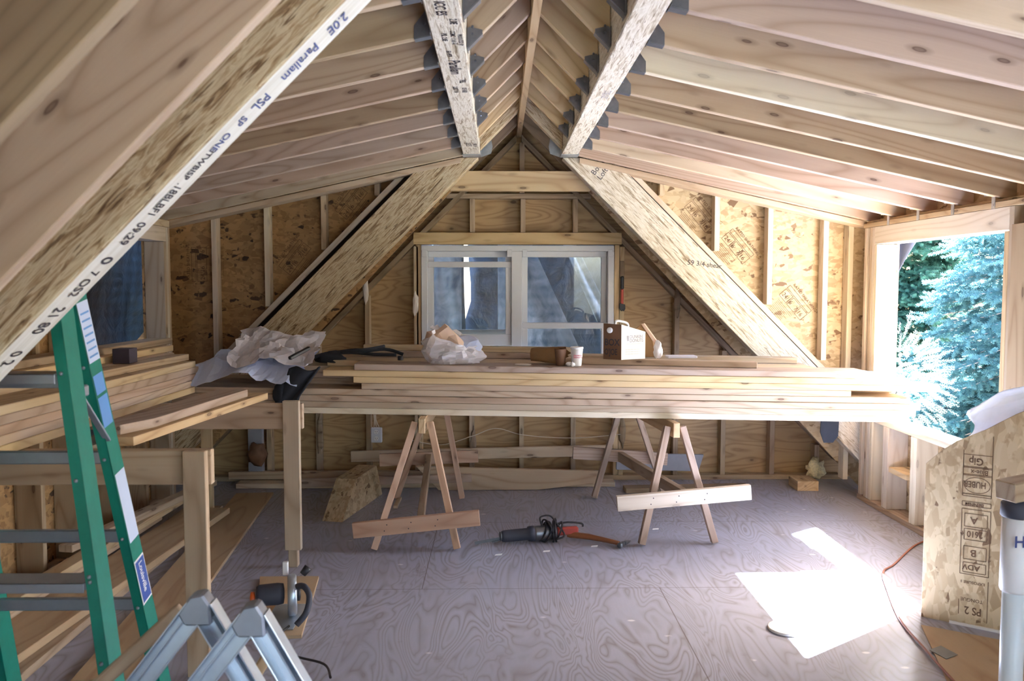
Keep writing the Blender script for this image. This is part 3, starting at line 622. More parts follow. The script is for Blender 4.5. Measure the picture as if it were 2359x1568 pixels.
tag(box('rough_sill', (XR, OY0+.0, OZ0-.038), (XR+.138, OY1-.0, OZ0), 'fir_pale'), 'bright sunlit sill board of the right window opening', 'rough sill')
tag(box('window_trimmer', (XR, OY1, .04), (XR+.138, OY1+.038, OZ1-.035), 'fir_pale'), 'bright inner side stud at the far side of the right window opening', 'stud')
tag(box('window_trimmer', (XR, OY0-.038, .04), (XR+.138, OY0, OZ1-.035), 'fir_warm'), 'inner side stud at the near side of the right window opening', 'stud')
rstud(OY1+.04, OY1+.078, .04, ZP, 'full height stud just beyond the far side of the right window', 'fir_pale')
rstud(OY1+.080, OY1+.118, .04, ZP, 'doubled full height stud second beyond the far side of the right window', 'fir')
rstud(6.03, 6.068, .04, ZP, 'end stud of the right window wall at the rake beam', 'fir_pale')
rstud(OY0-.078, OY0-.040, .04, ZP, 'full height stud just before the near side of the right window', 'fir')
rstud(3.92, 3.958, .04, ZP, 'stud of the right wall nearer than the window, browner', 'fir_dim')
for i, (y, n_) in enumerate(((5.62, 2), (5.23, 2), (4.83, 1))):
    rstud(y, y+.038*n_, .04, OZ0-.04, f'pale short stud below the right window, {ORD[i]} from the back', 'fir_pale', 'cripple_stud', grp='cripple studs under the right window')
rstud(5.35, 5.6, .30, .335, 'short horizontal block between the studs below the right window', 'fir_warm', 'blocking', 'blocking', 'blocks')
rstud(3.5, 4.3, .9, 1.86, 'plain brown board inside the right wall at the frame edge', 'fir_dim', 'sheathing_panel', 'panel', 'sheets', x0=XR-.014, x1=XR-.001)

# ------------------------------------------------------------------ left wall framing
def lstud(y0, y1, z0, z1, lab, mat='fir', name='wall_stud', cat='stud', grp='studs of the left wall'):
    return tag(box(name, (XL-.138, y0, z0), (XL, y1, z1), mat), lab, cat, grp)
tag(box('wall_plate', (XL-.138, 2.3, 0), (XL, 6.09, .038), 'fir_pink'), 'bottom plate on the floor along the left wall', 'wall plate')
tag(box('wall_plate', (XL-.138, 2.3, ZP+.002), (XL, 6.09, ZP+.05), 'fir'), 'top plate along the left wall over the dark window', 'wall plate')
tag(box('window_header', (XL-.138, LY0-.04, OZ1-.01), (XL, LY1+.04, ZP), 'fir_pale'), 'pale header board over the dark left window', 'header')
tag(box('rough_sill', (XL-.138, LY0, OZ0-.038), (XL, LY1, OZ0), 'fir'), 'sill board of the dark left window', 'rough sill')
lstud(LY1, LY1+.038, .04, OZ1-.012, 'far side stud of the dark left window opening', 'fir', 'window_trimmer')
lstud(LY1+.04, LY1+.078, .04, ZP, 'full height stud in the left back corner', 'fir_pale')
lstud(LY1+.08, LY1+.108, .04, ZP, 'doubled corner stud at the left back corner', 'fir')
lstud(LY0-.038, LY0, .04, OZ1-.012, 'near side stud of the dark left window, behind the green ladder', 'fir_warm', 'window_trimmer')
lstud(LY0-.078, LY0-.04, .04, ZP, 'full height stud before the dark left window', 'fir')
for i, y in enumerate((5.58, 5.18)):
    lstud(y, y+.038, .04, OZ0-.04, f'short stud below the dark left window, {ORD[i]} from the back', 'fir_dim', 'cripple_stud', grp='cripple studs under the left window')
for i, y in enumerate((4.30, 3.9, 3.5, 3.1, 2.7)):
    lstud(y, y+.038, .04, ZP, f'left wall stud nearer than the dark window, {ORD[i]} from the window', 'fir_dim')

# ------------------------------------------------------------------ guard frames carrying the left lumber
def guard(yf, post_x, lab, th=.038, railx0=XL+.01, z_r0=.765, ptop=.925):
    e = empty('guard_frame', (post_x, yf, 0), lab, 'railing frame')
    box('post', (post_x, yf, .10 if yf > 4 else .0), (post_x+.089, yf+T, ptop), 'fir', e, .003)
    box('rail', (railx0, yf+T+.001, z_r0), (post_x+.10, yf+2*T, z_r0+.14), 'fir_pink' if yf > 4 else 'fir', e, .003)
    return e
g1 = guard(4.60, -1.17, 'wooden guard frame standing before the lumber pile, farther of the two at left')
box('foot', (-1.155, 4.615, 0), (-1.105, 4.665, .11), 'fir', g1, .003)
box('post', (-2.0, 5.70, 0), (-1.93, 5.738, .70), 'fir_warm', g1)
box('brace', (-1.965, 4.68, .70), (-1.93, 5.738, .76), 'fir_dim', g1)
g2 = guard(3.30, -1.232, 'wooden guard frame with post and rail behind the green ladder, nearer of the two', ptop=.905)

# ------------------------------------------------------------------ left lumber stack (boards running back)
def ldir(x, y, z): return Vector((x, y, z))
ang = math.radians(-1.7)
LD = Vector((math.sin(math.radians(1.7)), math.cos(math.radians(1.7)), 0))
def lboard(yend, xend, z, ln_, wd, mat, lab, grp='boards stacked along the left side'):
    p1 = Vector((xend, yend, z)); p0 = p1-LD*ln_
    return tag(bar('lumber_board', p0-Vector((wd/2, 0, 0)), p1-Vector((wd/2, 0, 0)), wd-.002, .0372, mat, up=(0, 0, 1), bev=.003), lab, 'board', grp)
zl = .926
nm_r = ['aisle-side', 'middle', 'wall-side']
for c_ in range(2):
    for r in range(5):
        if c_ == 1 and r < 3: continue
        lboard(5.12+[.0, .05, .07, .07, .02][r]-c_*.1, -1.82-c_*.235, zl+r*.0382, 2.75+.05*r, .235, ['fir_warm', 'fir_pink', 'fir_pink', 'fir_pink', 'fir'][r],
               f'board in the {nm_r[c_]} row of the left lumber pile, {ORD[r]} up from the bottom')
for r in range(3):
    lboard(5.28+.12*r, -2.00-.05*r, zl+.0382*5+r*.0382, 2.4-.3*r, .14, ['fir', 'fir_warm', 'fir_dim'][r], f'narrow board lying on top of the left lumber pile, {ORD[r]} up')
tag(bar('lumber_board', (-1.98, 4.1, zl+.0382*5+.0), (-1.93, 5.18, zl+.0382*5+.0), .11, .036, 'fir_dim'), 'single narrow board at the edge on top of the left lumber pile', 'board')
tag(box('dark_block', (-2.10+.06, 4.52, zl+.0382*6-.018), (-2.0+.05, 4.62, zl+.0382*6+.06), 'dark_puck'), 'small dark grey block lying on the left lumber pile', 'block')
tag(prism('lumber_board', [(-1.60, 3.40, .909), (-1.46, 3.40, .909), (-1.30, 4.80, .909), (-1.44, 4.80, .909)], (0, 0, .037), 'fir_warm', grain=(.15, 1.4, 0)), 'lower of two loose boards resting slantwise across the guard rails', 'board', 'loose boards on the guard rails')
tag(prism('lumber_board', [(-1.62, 3.44, .947), (-1.53, 3.44, .947), (-1.46, 3.62, .947), (-1.36, 4.62, .947), (-1.52, 4.62, .947)], (0, 0, .04), 'fir_pink', grain=(.12, 1.4, 0)), 'upper of two loose boards on the guard rails, its near end cut to a point', 'board', 'loose boards on the guard rails')
tag(box('plastic_strip', (-2.3, 3.3, 1.225), (-1.9, 3.36, 1.238), 'white_paint'), 'thin white plastic strip on the left lumber pile at the frame edge', 'strip')

# ------------------------------------------------------------------ main lumber stack on the sawhorses
YS = 5.12; TILT = -.018
def sx(px): return (px-1147)*5.12/1960
def sz(x, k): return .757+TILT*x+k*.0383
rows = [[(395, 2110), (395, 2125), (395, 2135), (395, 2112), (831, 1972), (813, 2180), (743, 2108), (815, 1935)],
        [(420, 2100), (430, 2118), (410, 2125), (440, 2105), (640, 2110), (620, 2160), (640, 2100), (735, 1925)],
        [(430, 2090), (440, 2110), (420, 2115), (450, 2100), (630, 2105), (640, 2130), (610, 2090), (700, 1930)]]
tone = [['fir_pale', 'fir', 'fir_pink', 'fir', 'fir', 'fir_warm', 'fir_warm', 'fir_pink'], ['fir_pink']*4+['fir_pink', 'fir_pink', 'fir', 'fir'], ['fir']*4+['fir_pink']*4]
rn = ['front', 'middle', 'back']
for r, row in enumerate(rows):
    for k, (a, b) in enumerate(row):
        x0, x1 = sx(a), sx(b); y = YS+.118+r*.238+random.uniform(-.006, .006)
        p0 = Vector((x0, y, sz(x0, k)+.019)); p1 = Vector((x1, y, sz(x1, k)+.019))
        tag(bar('lumber_board', p0, p1, .234, .0372, tone[r][k], bev=.003), f'board in the {rn[r]} row of the long sawhorse pile, {ORD[k]} up from the bottom', 'board', 'boards of the long lumber pile')
zt8 = lambda x: sz(x, 8)
def topboard(x0, x1, y0, y1, lay, wd, mat, lab):
    return tag(bar('lumber_board', (x0, y0, sz(x0, 8+lay)+.019), (x1, y1, sz(x1, 8+lay)+.019), wd, .0372, mat, bev=.003), lab, 'board', 'loose boards on top of the long pile')
topboard(.30, 1.62, 5.40, 5.30, 0, .088, 'fir_pink', 'loose brown board on top of the long pile, ending near the right rake beam')
topboard(-.90, .30, 5.70, 5.72, 0, .14, 'fir_pink', 'loose board at the back of the long pile top, left of the white bag')
topboard(-.90, .55, 5.72, 5.74, 1, .088, 'fir', 'raised narrow board behind the white plastic bag')
topboard(.32, 2.0, 5.66, 5.70, 0, .14, 'fir', 'loose board lying on the long pile behind the coffee box')

def sawhorse(lab, nf, rf, apx, zt_, y0, y1, ra, nb, rbr, wood_='fir_red'):
    e = empty('sawhorse', ((nf[0][0]+nf[1][0])/2, nf[0][1], 0), lab, 'sawhorse', 'sawhorses under the lumber pile')
    bar('top_beam', (apx, y0, zt_-.046), (ra, y1, zt_-.046), .040, .089, 'fir_warm', e, bev=.003)
    for (fx, fy), sd_ in zip(nf, (-1, 1)):
        bar('leg', (fx, fy, .012), (apx+sd_*.045, y0+.06, zt_-.03), .038, .056, wood_, e, up=(0, 1, 0), bev=.002)
    for (fx, fy), sd_ in zip(rf, (-1, 1)):
        bar('leg', (fx, fy, .012), (ra+sd_*.045, y1-.06, zt_-.03), .038, .056, wood_, e, up=(0, 1, 0), bev=.002)
    cb_ = bar('cross_brace', *nb, .036, .089, wood_ if 'left' in lab else 'fir_pale', e)
    for t_ in (.26, .45, .66):
        for dz in (-.018, .018):
            c_ = Vector(nb[0]).lerp(Vector(nb[1]), t_)+Vector((.004*dz*100, -.0182, dz)); tube('nail', [c_, c_+Vector((0, -.0012, 0))], .0035, 'ink', cb_, 8)
    bar('cross_brace', *rbr, .036, .089, wood_, e)
    a = (Vector(nb[0])+Vector(nb[1]))/2; b = (Vector(rbr[0])+Vector(rbr[1]))/2
    bar('stretcher', a+Vector((.02, .03, -.0)), b+Vector((0, -.03, 0)), .04, .07, 'fir_dim', e)
    return e
sawhorse('wooden A-frame sawhorse under the left part of the lumber pile', [(-.725, 4.90), (-.24, 4.90)], [(-.735, 6.10), (-.262, 6.10)], -.452, .764, 5.0, 6.12, -.43,
         ((-.845, 4.885, .128), (-.108, 4.885, .20)), ((-.86, 6.125, .285), (-.145, 6.125, .312)))
sawhorse('wooden A-frame sawhorse under the right part of the lumber pile, with bright crossboard', [(.855, 4.97), (1.30, 5.0)], [(.70, 6.10), (1.22, 6.12)], 1.063, .735, 5.0, 6.1, .93,
         ((.70, 4.93, .268), (1.49, 4.93, .335)), ((.545, 6.125, .335), (1.235, 6.125, .285)), 'fir_pink')

# ------------------------------------------------------------------ things on the pile
ZT = lambda x, k=8: sz(x, k)+.001
# white plastic bag with beige paper
e = empty('plastic_bag', (-.28, 5.25, ZT(-.28)), 'crumpled white plastic shopping bag with beige paper inside, on the lumber pile', 'bag')
bm = bmesh.new(); nr, ns = 9, 30; rings = []
for j in range(nr+1):
    t = j/nr; ring = []
    for i in range(ns):
        a = 2*math.pi*i/ns; rr_ = (.78+.30*math.sin(math.pi*min(t*1.15, 1))) * (1-.10*t)
        q3 = Vector((math.cos(a), math.sin(a), t)); cr = noise.noise(q3*2.2)*.20+(.5-abs(noise.noise(q3*3.1+Vector((5, 0, 0)))))*.28-.10+(.5-abs(noise.noise(q3*7)))*.12
        h = t*(.165+.065*math.cos(a-2.6)+.025*noise.noise(Vector((math.cos(a)*3, math.sin(a)*3, 5))))
        ring.append(bm.verts.new((-.275+.185*math.cos(a)*(rr_+cr), 5.27+.11*math.sin(a)*(rr_+cr), ZT(-.28)+h)))
    rings.append(ring)
for j in range(nr):
    for i in range(ns): bm.faces.new((rings[j][i], rings[j][(i+1) % ns], rings[j+1][(i+1) % ns], rings[j+1][i]))
bm.faces.new(rings[0][::-1])
bmesh.ops.solidify(bm, geom=list(bm.faces), thickness=.0015)
mesh_obj('bag_body', bm, 'bag_white', e, Matrix.Translation((-.28, 5.25, ZT(-.28))), False)
blob('paper_wrap', (-.33, 5.29, ZT(-.28)+.125), (.10, .05, .10), 'paper_beige', e, .7, 4, 2, seed=3, sm=False)
blob('film_fold', (-.20, 5.31, ZT(-.28)+.10), (.08, .05, .06), 'sheet_blue', e, .6, 5, 2, seed=8, sm=False)
blob('orange_wrapper', (-.42, 5.29, ZT(-.28)+.145), (.025, .02, .018), 'orange_plastic', e, .3, 4, 2, seed=2)
# flat white lid, brown bag, cup
lathe('paper_plate', [(.045, 0), (.052, .003), (.052, .005), (.044, .004), (.0, .003)], (.155, 5.22, ZT(.15)), 'plate_white'); tag(bpy.data.objects['paper_plate'], 'small flat white disc on the pile left of the brown paper bag', 'lid')
e = empty('paper_bag', (.31, 5.28, ZT(.31)), 'torn brown paper bag lying on its side left of the coffee cup', 'bag')
bm = bmesh.new(); ns = 28; rings = []
for j in range(9):
    t = j/8; ring = []
    for i in range(ns):
        a = 2*math.pi*i/ns; sq = 1/max(abs(math.cos(a)), abs(math.sin(a)))**.6; n_ = noise.noise(Vector((math.cos(a)*3, math.sin(a)*3, t*4)))*.10
        ring.append(bm.verts.new((.205+.21*t+.02*noise.noise(Vector((a*2, 0, 3)))*(t > .9)*3, 5.30+.055*math.cos(a)*(sq+n_)*(1-.1*t), ZT(.3)+.058+.052*math.sin(a)*(sq+n_)*(.8+.25*t))))
    rings.append(ring)
for j in range(8):
    for i in range(ns): bm.faces.new((rings[j][i], rings[j][(i+1) % ns], rings[j+1][(i+1) % ns], rings[j+1][i]))
bm.faces.new(rings[0][::-1]); bmesh.ops.solidify(bm, geom=list(bm.faces), thickness=.0015)
rz = Matrix.Translation((.31, 5.28, 0)) @ Matrix.Rotation(math.radians(-28), 4, 'Z') @ Matrix.Translation((-.31, -5.28, 0)); bm.transform(rz)
for v_ in bm.verts: v_.co.z = max(v_.co.z, ZT(.31)+.001)
mesh_obj('bag_body', bm, 'kraft', e, Matrix.Translation((.31, 5.28, ZT(.31))), True)
tag(lathe('paper_cup', [(.026, 0), (.027, .002), (.036, .095), (.038, .1), (.036, .104), (.034, .098), (.025, .006)], (.385, 5.22, ZT(.385)), 'kraft_dark'), 'brown paper cup half hidden in the torn bag opening', 'cup')
e = empty('coffee_cup', (.485, 5.215, ZT(.485)), 'white disposable coffee cup with lid and red printed lettering', 'cup')
lathe('cup_body', [(.028, 0), (.029, .002), (.0385, .108), (.036, .108)], (.485, 5.215, ZT(.485)), 'cup_white', e)
lathe('cup_lid', [(.040, .106), (.041, .110), (.039, .118), (.034, .118), (.033, .113), (.01, .113)], (.485, 5.215, ZT(.485)), 'white_paint', e)
text('printed_text', 'DUNKIN', (.463, 5.179, ZT(.485)+.062), (1, 0, 0), (0, 0, 1), .0125, 'ink_red', e, .0003); text('printed_text', 'DONUTS', (.463, 5.181, ZT(.485)+.05), (1, 0, 0), (0, 0, 1), .0125, 'ink_red', e, .0003)
for i, (x, y, r) in enumerate(((.435, 5.19, .016), (.455, 5.18, .013))): tag(blob('foam_crumb', (x, y, ZT(x)+.012), (r*1.2, r, .014), 'cup_white', amp=.4, sub=2, seed=i), f'{["larger left", "smaller right"][i]} crumpled white napkin scrap at the foot of the coffee cup', 'scrap', 'napkin scraps')
# coffee box
e = empty('coffee_box', (.80, 5.36, ZT(.8)), 'brown and white cardboard coffee carrier box with handle and printed lettering', 'box')
b0 = Vector((.668, 5.33, ZT(.8)+.0385)); cA = Vector((.765, 5.25, b0.z)); cB = Vector((.93, 5.345, b0.z)); cD = Vector((.835, 5.43, b0.z))
b0 = Vector((.662, 5.32, cA.z)); hgt = .225
def hb(p, h): return p+Vector((0, 0, h))
cC = b0+(cB-cA)
bm = bmesh.new(); vv = [bm.verts.new(p) for p in (b0, cA, cB, cC, hb(b0, hgt), hb(cA, hgt-.006), hb(cB, hgt-.055), hb(cC, hgt-.05))]
for f_ in ((0, 1, 2, 3), (0, 1, 5, 4), (1, 2, 6, 5), (2, 3, 7, 6), (3, 0, 4, 7), (4, 5, 6, 7)): bm.faces.new([vv[i] for i in f_])
fa = list(bm.faces); bmesh.ops.recalc_face_normals(bm, faces=fa); fa[1].material_index = 1
ob = box_body = mesh_obj('box_body', bm, ['card_white', 'kraft_dark'], e, Matrix.Translation(b0))
nA = (cA-b0).normalized(); nN = Vector((nA.y, -nA.x, 0)); nB = (cB-cA).normalized(); nM = Vector((nB.y, -nB.x, 0))
lathe('white_cap', [(.017, 0), (.018, .003), (.018, .014), (.014, .016)], hb(b0, hgt-.042)+nA*.048, 'white_paint', box_body, nN)
text('printed_text', 'BOX', hb(b0, .088)+nA*.008+nN*.0012, nA, (0, 0, 1), .058, 'ink', e, .0012, sx=.86); text('printed_text', "O'JOE", hb(b0, .030)+nA*.008+nN*.0012, nA, (0, 0, 1), .052, 'ink', e, .0012, sx=.66)
text('printed_text', "DUNKIN'", hb(cA, .132)+nB*.065+nM*.0012, nB, (0, 0, 1), .029, 'ink_grey', e, .0006, sx=.9); text('printed_text', 'DONUTS', hb(cA, .108)+nB*.065+nM*.0012, nB, (0, 0, 1), .029, 'ink_grey', e, .0006, sx=.9)
text('printed_text', 'AMERICA RUNS ON DUNKIN', hb(cA, .094)+nB*.034+nM*.0012, nB, (0, 0, 1), .009, 'ink_grey', e)
for k in range(3): text('printed_text', 'fresh brewed coffee to share with all', hb(cA, .060-k*.014)+nB*.03+nM*.0012, nB, (0, 0, 1), .0075, 'ink_grey', e)
bm = bmesh.new(); c0 = hb(cA, .115)+nB*.045+nM*.0012
bm_prism(bm, [c0, c0+nB*.013, c0+nB*.015+Vector((0, 0, .034)), c0-nB*.002+Vector((0, 0, .034))], nM*.0004, 0); mesh_obj('printed_cup_mark', bm, 'ink_grey', e, Matrix.Translation(c0))
hp = [hb(cA.lerp(cB, .12)+(cC-cB)*.5, hgt-.03), hb(cA.lerp(cB, .14)+(cC-cB)*.5, hgt+.012), hb(cA.lerp(cB, .35)+(cC-cB)*.5, hgt+.012), hb(cA.lerp(cB, .62)+(cC-cB)*.5, hgt-.005), hb(cA.lerp(cB, .64)+(cC-cB)*.5, hgt-.045)]
tube('handle', smooth_path(hp, 5), .008, 'white_vinyl', e)
# brown bag leaning behind the box and a paper strip
e = empty('paper_bag', (1.02, 5.5, ZT(1.0)), 'upright folded brown paper bag with white tissue, right of the coffee box', 'bag')
zb = ZT(1.0)+.0385
prism('bag_body', [(.90, 5.50, zb), (1.035, 5.50, zb), (1.00, 5.50, zb+.11), (.93, 5.50, zb+.215), (.86, 5.50, zb+.16)], (.02, .07, 0), 'kraft', e, bev=.004)
prism('folded_flap', [(.925, 5.485, zb+.215), (.945, 5.485, zb+.22), (1.045, 5.485, zb+.085), (1.02, 5.485, zb+.08)], (.01, .03, 0), 'paper_beige', e, bev=.002)
blob('tissue', (1.035, 5.47, zb+.05), (.028, .02, .055), 'bag_white', e, .5, 6, 3, seed=6)
tag(box('foam_sheet', (1.09, 5.42, ZT(1.1)+.0385), (1.28, 5.52, ZT(1.1)+.054), 'paper_lilac', bev=.004), 'thin pale folded pad on the pile right of the brown bag', 'pad')
# paper and cloths at the left end
def crumple(p, a, f_, sd_):
    return Vector((noise.noise(p*f_+Vector((sd_, 0, 0))), noise.noise(p*f_+Vector((0, sd_, 0))), .9*noise.noise(p*f_+Vector((0, 0, sd_)))+.9*(.35-abs(noise.noise(p*f_*1.7+Vector((sd_, 0, 9)))))))*a
def clothf(x0, x1, y0, y1, z0, arch, drop, seed, sk=0):
    def P(u, v):
        x = x0+(x1-x0)*u+sk*v; y = y0+(y1-y0)*v; z = z0+arch(u, v)
        p = Vector((x, y, z)); q_ = crumple(Vector((u*2, v*1.6, 0)), .05, 1.6, seed)+crumple(Vector((u*4, v*4, 0)), .018, 2.2, seed+3); q_.y *= .6
        return p+q_
    return P
zl8 = .80+.03
P = clothf(-1.84, -1.20, 5.05, 5.72, 1.02, lambda u, v: .085*v+.05*math.sin(3.1*u)*(1-v)-(.075*max(0, .25-v)/.25), 0, 4)
tag(sheet('paper_sheet', P, 22, 15, 'sheet_blue', smooth=False), 'bluish white crumpled sheet lying under the beige one at the left end of the pile', 'sheet')
P = clothf(-1.62, -1.10, 5.10, 5.62, 1.065, lambda u, v: .03+.155*math.sin(v*1.5)*(1-.25*u)-.02*(1-v), 0, 9, sk=-.05)
tag(sheet('paper_sheet', P, 20, 15, 'paper_lilac', smooth=False), 'beige grey crumpled paper sheet heaped on top at the left end of the pile', 'sheet')
e = empty('draped_cloth', (-1.24, 5.1, 1.0), 'black cloth hanging over the front of the lumber pile by the guard post', 'cloth')
def P(u, v):
    t = v; x = -1.155-.115*t+(u-.5)*(.19-.07*t); z = 1.055-t*.215; y = 5.085
    return Vector((x, y+.014*math.sin(u*9+t*3), z+.012*math.sin(u*7)))
sheet('hanging_cloth', P, 12, 18, 'black_cloth', e, .012)
blob('cuff_fold', (-1.305, 5.078, .905), (.04, .02, .06), 'black_cloth', e, .3, 4, 3, seed=5)
e = empty('tool_belt', (-.95, 5.45, 1.08), 'black tool belt with straps lying in a tangle behind the paper sheets', 'tool belt')
blob('pouch', (-1.06, 5.42, ZT(-1.06, 7)+.045), (.09, .07, .04), 'black_cloth', e, .4, 5, 3, seed=7)
for pts in ([(-1.16, 5.36, 1.10), (-1.05, 5.4, 1.125), (-.9, 5.48, 1.12), (-.74, 5.55, 1.135), (-.62, 5.56, 1.10)], [(-1.12, 5.5, 1.11), (-.95, 5.52, 1.115), (-.8, 5.5, 1.105), (-.66, 5.52, 1.10)], [(-1.05, 5.45, 1.12), (-.92, 5.40, 1.14), (-.84, 5.46, 1.14), (-.75, 5.6, 1.15)]):
    tube('strap', smooth_path(pts, 5), .011, 'black_cloth', e, 6)
tag(bar('clamp', (-1.245, 5.08, 1.115), (-1.15, 5.2, 1.17), .026, .022, 'black_plastic', bev=.005), 'black spring clamp lying on the beige paper sheet', 'clamp')
tag(lathe('metal_puck', [(.016, 0), (.018, .004), (.018, .024), (.014, .028)], (-.62, 5.40, ZT(-.62)), 'grey_rubber'), 'small dark round cap on the pile left of the white bag', 'cap')
# wire scraps and black tape on right end below
tag(prism('black_flap', [(2.16, 5.6, .712), (2.28, 5.6, .712), (2.275, 5.6, .545), (2.24, 5.6, .50), (2.18, 5.6, .50), (2.155, 5.6, .57)], (0, .01, 0), 'black_cloth', bev=0), 'dark cloth flap hanging below the right end of the lumber pile', 'cloth')

# ------------------------------------------------------------------ electrical box, wire, pry bar
e = empty('outlet_box', (-.96, YB-.03, .37), 'white double electrical outlet on a stud of the back wall, low left', 'outlet')
cpl = box('cover_plate', (-1.003, YB-.035, .312), (-.915, YB-.001, .432), 'white_vinyl', e, .006)
bm = bmesh.new()
for zz in (.345, .398):
    bm_tube(bm, [(-.959, YB-.0395, zz), (-.959, YB-.034, zz)], .017, 16)
mesh_obj('socket', bm, 'white_paint', cpl, Matrix.Translation((-.96, YB-.035, .37)))
bm = bmesh.new()
for zz in (.345, .398):
    for dx in (-.007, .007): bm_box(bm, (-.959+dx-.0015, YB-.0405, zz), (-.959+dx+.0015, YB-.0392, zz+.009))
    bm_tube(bm, [(-.959, YB-.0405, zz-.009), (-.959, YB-.0392, zz-.009)], .0025, 8)
mesh_obj('slots', bm, 'ink', cpl, Matrix.Translation((-.96, YB-.035, .37)))
for k, dx in enumerate((-.02, 0, .022)): tube('cable', smooth_path([(-.96+dx, YB-.02, .432), (-.97+dx*.3, YB-.02, .50), (-.975+dx*.8, YB-.015, .60)], 4), .004, 'wire_white', e, 6)
def bw(px, py, y=YB-.006): # back wall pixel to point (level sight lines)
    return Vector(((px-1147)*y/1960*1.0, y, EYE-(py-656)*y/1960))
tag(tube('cable', smooth_path([(-.70, YB-.01, .33), (-.45, YB-.012, .29), (-.2, YB-.01, .36), (-.02, YB-.012, .42), (.18, YB-.01, .37), (.45, YB-.012, .345), (.7, YB-.012, .345), (.975, YB-.01, .37)], 8), .0035, 'wire_white', seg=6), 'thin pale cable strung across the studs under the back window', 'cable')
e = empty('pry_bar', (.975, YB-.02, 1.5), 'red and black wrecking bar hanging on the stud right of the back window', 'pry bar')
box('blade', (.957, YB-.012, 1.60), (.99, YB-.002, 1.74), 'fir_old', e, .003)
box('grip', (.962, YB-.03, 1.52), (.988, YB-.004, 1.62), 'black_plastic', e, .006); box('shaft', (.964, YB-.026, 1.40), (.986, YB-.006, 1.52), 'red_plastic', e, .005)
prism('claw', [(.955, YB-.03, 1.41), (.998, YB-.03, 1.40), (1.0, YB-.03, 1.365), (.986, YB-.03, 1.345), (.98, YB-.03, 1.36), (.972, YB-.03, 1.345), (.952, YB-.03, 1.37)], (0, .024, 0), 'black_plastic', e)

# ------------------------------------------------------------------ boards on the floor by the back wall
def fl(p0, p1, wd, ht, mat, lab, up=(0, 0, 1), grp='planks along the foot of the back wall'): return tag(bar('plank', p0, p1, wd, ht, mat, up=up, bev=.003), lab, 'plank', grp)
fl((-2.1, 6.60, .070), (-.2, 6.60, .072), .05, .06, 'fir_dim', 'short plank lying behind the others at the foot of the back wall')
fl((-2.0, 6.49, .022), (.9, 6.51, .022), .12, .038, 'fir', 'long plank lying flat on the floor before the back wall')
tag(prism('plank', [(-.45, 6.36, .003), (.3, 6.36, .003), (.72, 6.36, .05), (.80, 6.36, .095), (.78, 6.36, .145), (-.62, 6.36, .185), (-.62, 6.36, .003)][:6], (0, .036, 0), 'fir', grain=(1, 0, 0)), 'wide plank on edge with a split tapering right end, by the back wall', 'plank')
fl((-1.15, 6.60, .215), (.9, 6.62, .255), .036, .085, 'fir', 'plank leaning on edge against the back wall above the others')
fl((-1.5, 6.33, .07), (-.2, 6.35, .10), .036, .06, 'fir_pink', 'narrow plank on edge behind the left sawhorse')
tag(prism('plank', [(.92, 6.52, .12), (1.56, 6.52, .105), (1.60, 6.52, .235), (.92, 6.52, .25)], (0, .03, 0), 'grey_board', grain=(1, 0, 0)), 'pale wide offcut leaning against the back wall behind the right sawhorse', 'plank')
fl((.95, 6.3, .02), (1.9, 6.35, .02), .12, .036, 'fir_old', 'dusty plank flat on the floor behind the right sawhorse')
tag(box('wood_block', (2.26, 6.30, .0), (2.42, 6.50, .075), 'fir_warm'), 'small block of wood on the floor in the right back corner', 'block')
tag(blob('insulation_tuft', (2.53, 6.66, .09), (.06, .03, .075), 'insulation', amp=.7, fr=8, sub=3, seed=4), 'pale yellow tuft of insulation in the right back corner', 'insulation')
e = tag(prism('strand_board_offcut', [(-1.02, 5.50, .002), (-.86, 6.25, .002), (-.90, 6.25, .22), (-.98, 5.80, .22)], (-.14, .03, 0), 'osb', grain=(.2, 1, 0)), 'thick strand board offcut standing on the floor left of the left sawhorse', 'offcut')
tag(box('wood_stick', (-.73+.0, 5.85, 0), (-.70, 6.1, .02), 'fir'), 'thin wood stick on the floor under the left sawhorse', 'stick')
# things against the left back wall
tag(box('grey_panel', (-1.95, 6.60, .05), (-1.84, 6.66, .62), 'grey_board'), 'narrow grey board standing between studs at the left of the back wall', 'board')
tag(blob('rag', (-1.86, 6.52, .25), (.07, .05, .08), 'kraft_dark', amp=.5, sub=3, seed=12), 'dark red brown rag on the planks at the left of the back wall', 'rag')

# ------------------------------------------------------------------ lumber on the left floor
def lf(a, b, wd, z, mat, lab, ht=.038):
    return tag(bar('floor_board', (a[0], a[1], z), (b[0], b[1], z), wd, ht, mat, bev=.003), lab, 'board', 'boards lying on the floor at the left')
lf((-1.53, 3.25), (-1.80, 6.24), .27, .0105, 'scrap_ply', 'long plywood strip flat on the floor left of the farther guard post', .019)
lf((-1.98, 3.0), (-2.02, 5.80), .25, .02, 'fir_dim', 'wide rough board on the floor under the guard rails, nearest the plywood strip')
lf((-2.10, 2.6), (-1.92, 5.60), .28, .060, 'scrap_ply', 'wide stained plywood board lying on top of the left floor boards')
lf((-2.22, 2.8), (-2.16, 5.3), .10, .10, 'fir', 'narrow board on the left floor pile beside the wall, lower one')
lf((-2.20, 3.4), (-2.10, 5.75), .09, .139, 'fir_warm', 'narrow board on the left floor pile beside the wall, upper one')
lf((-2.26, 4.4), (-2.0, 5.9), .08, .178, 'fir', 'short board slanting on top of the left floor pile')
tag(prism('plywood_scrap', [(-.949, 4.43, 0), (-1.26, 4.43, 0), (-1.06, 3.655, 0), (-.866, 3.669, 0)], (0, 0, .016), 'scrap_ply', grain=(0, 1, 0), bev=.001), 'pale plywood offcut on the floor under the circular saw', 'offcut')
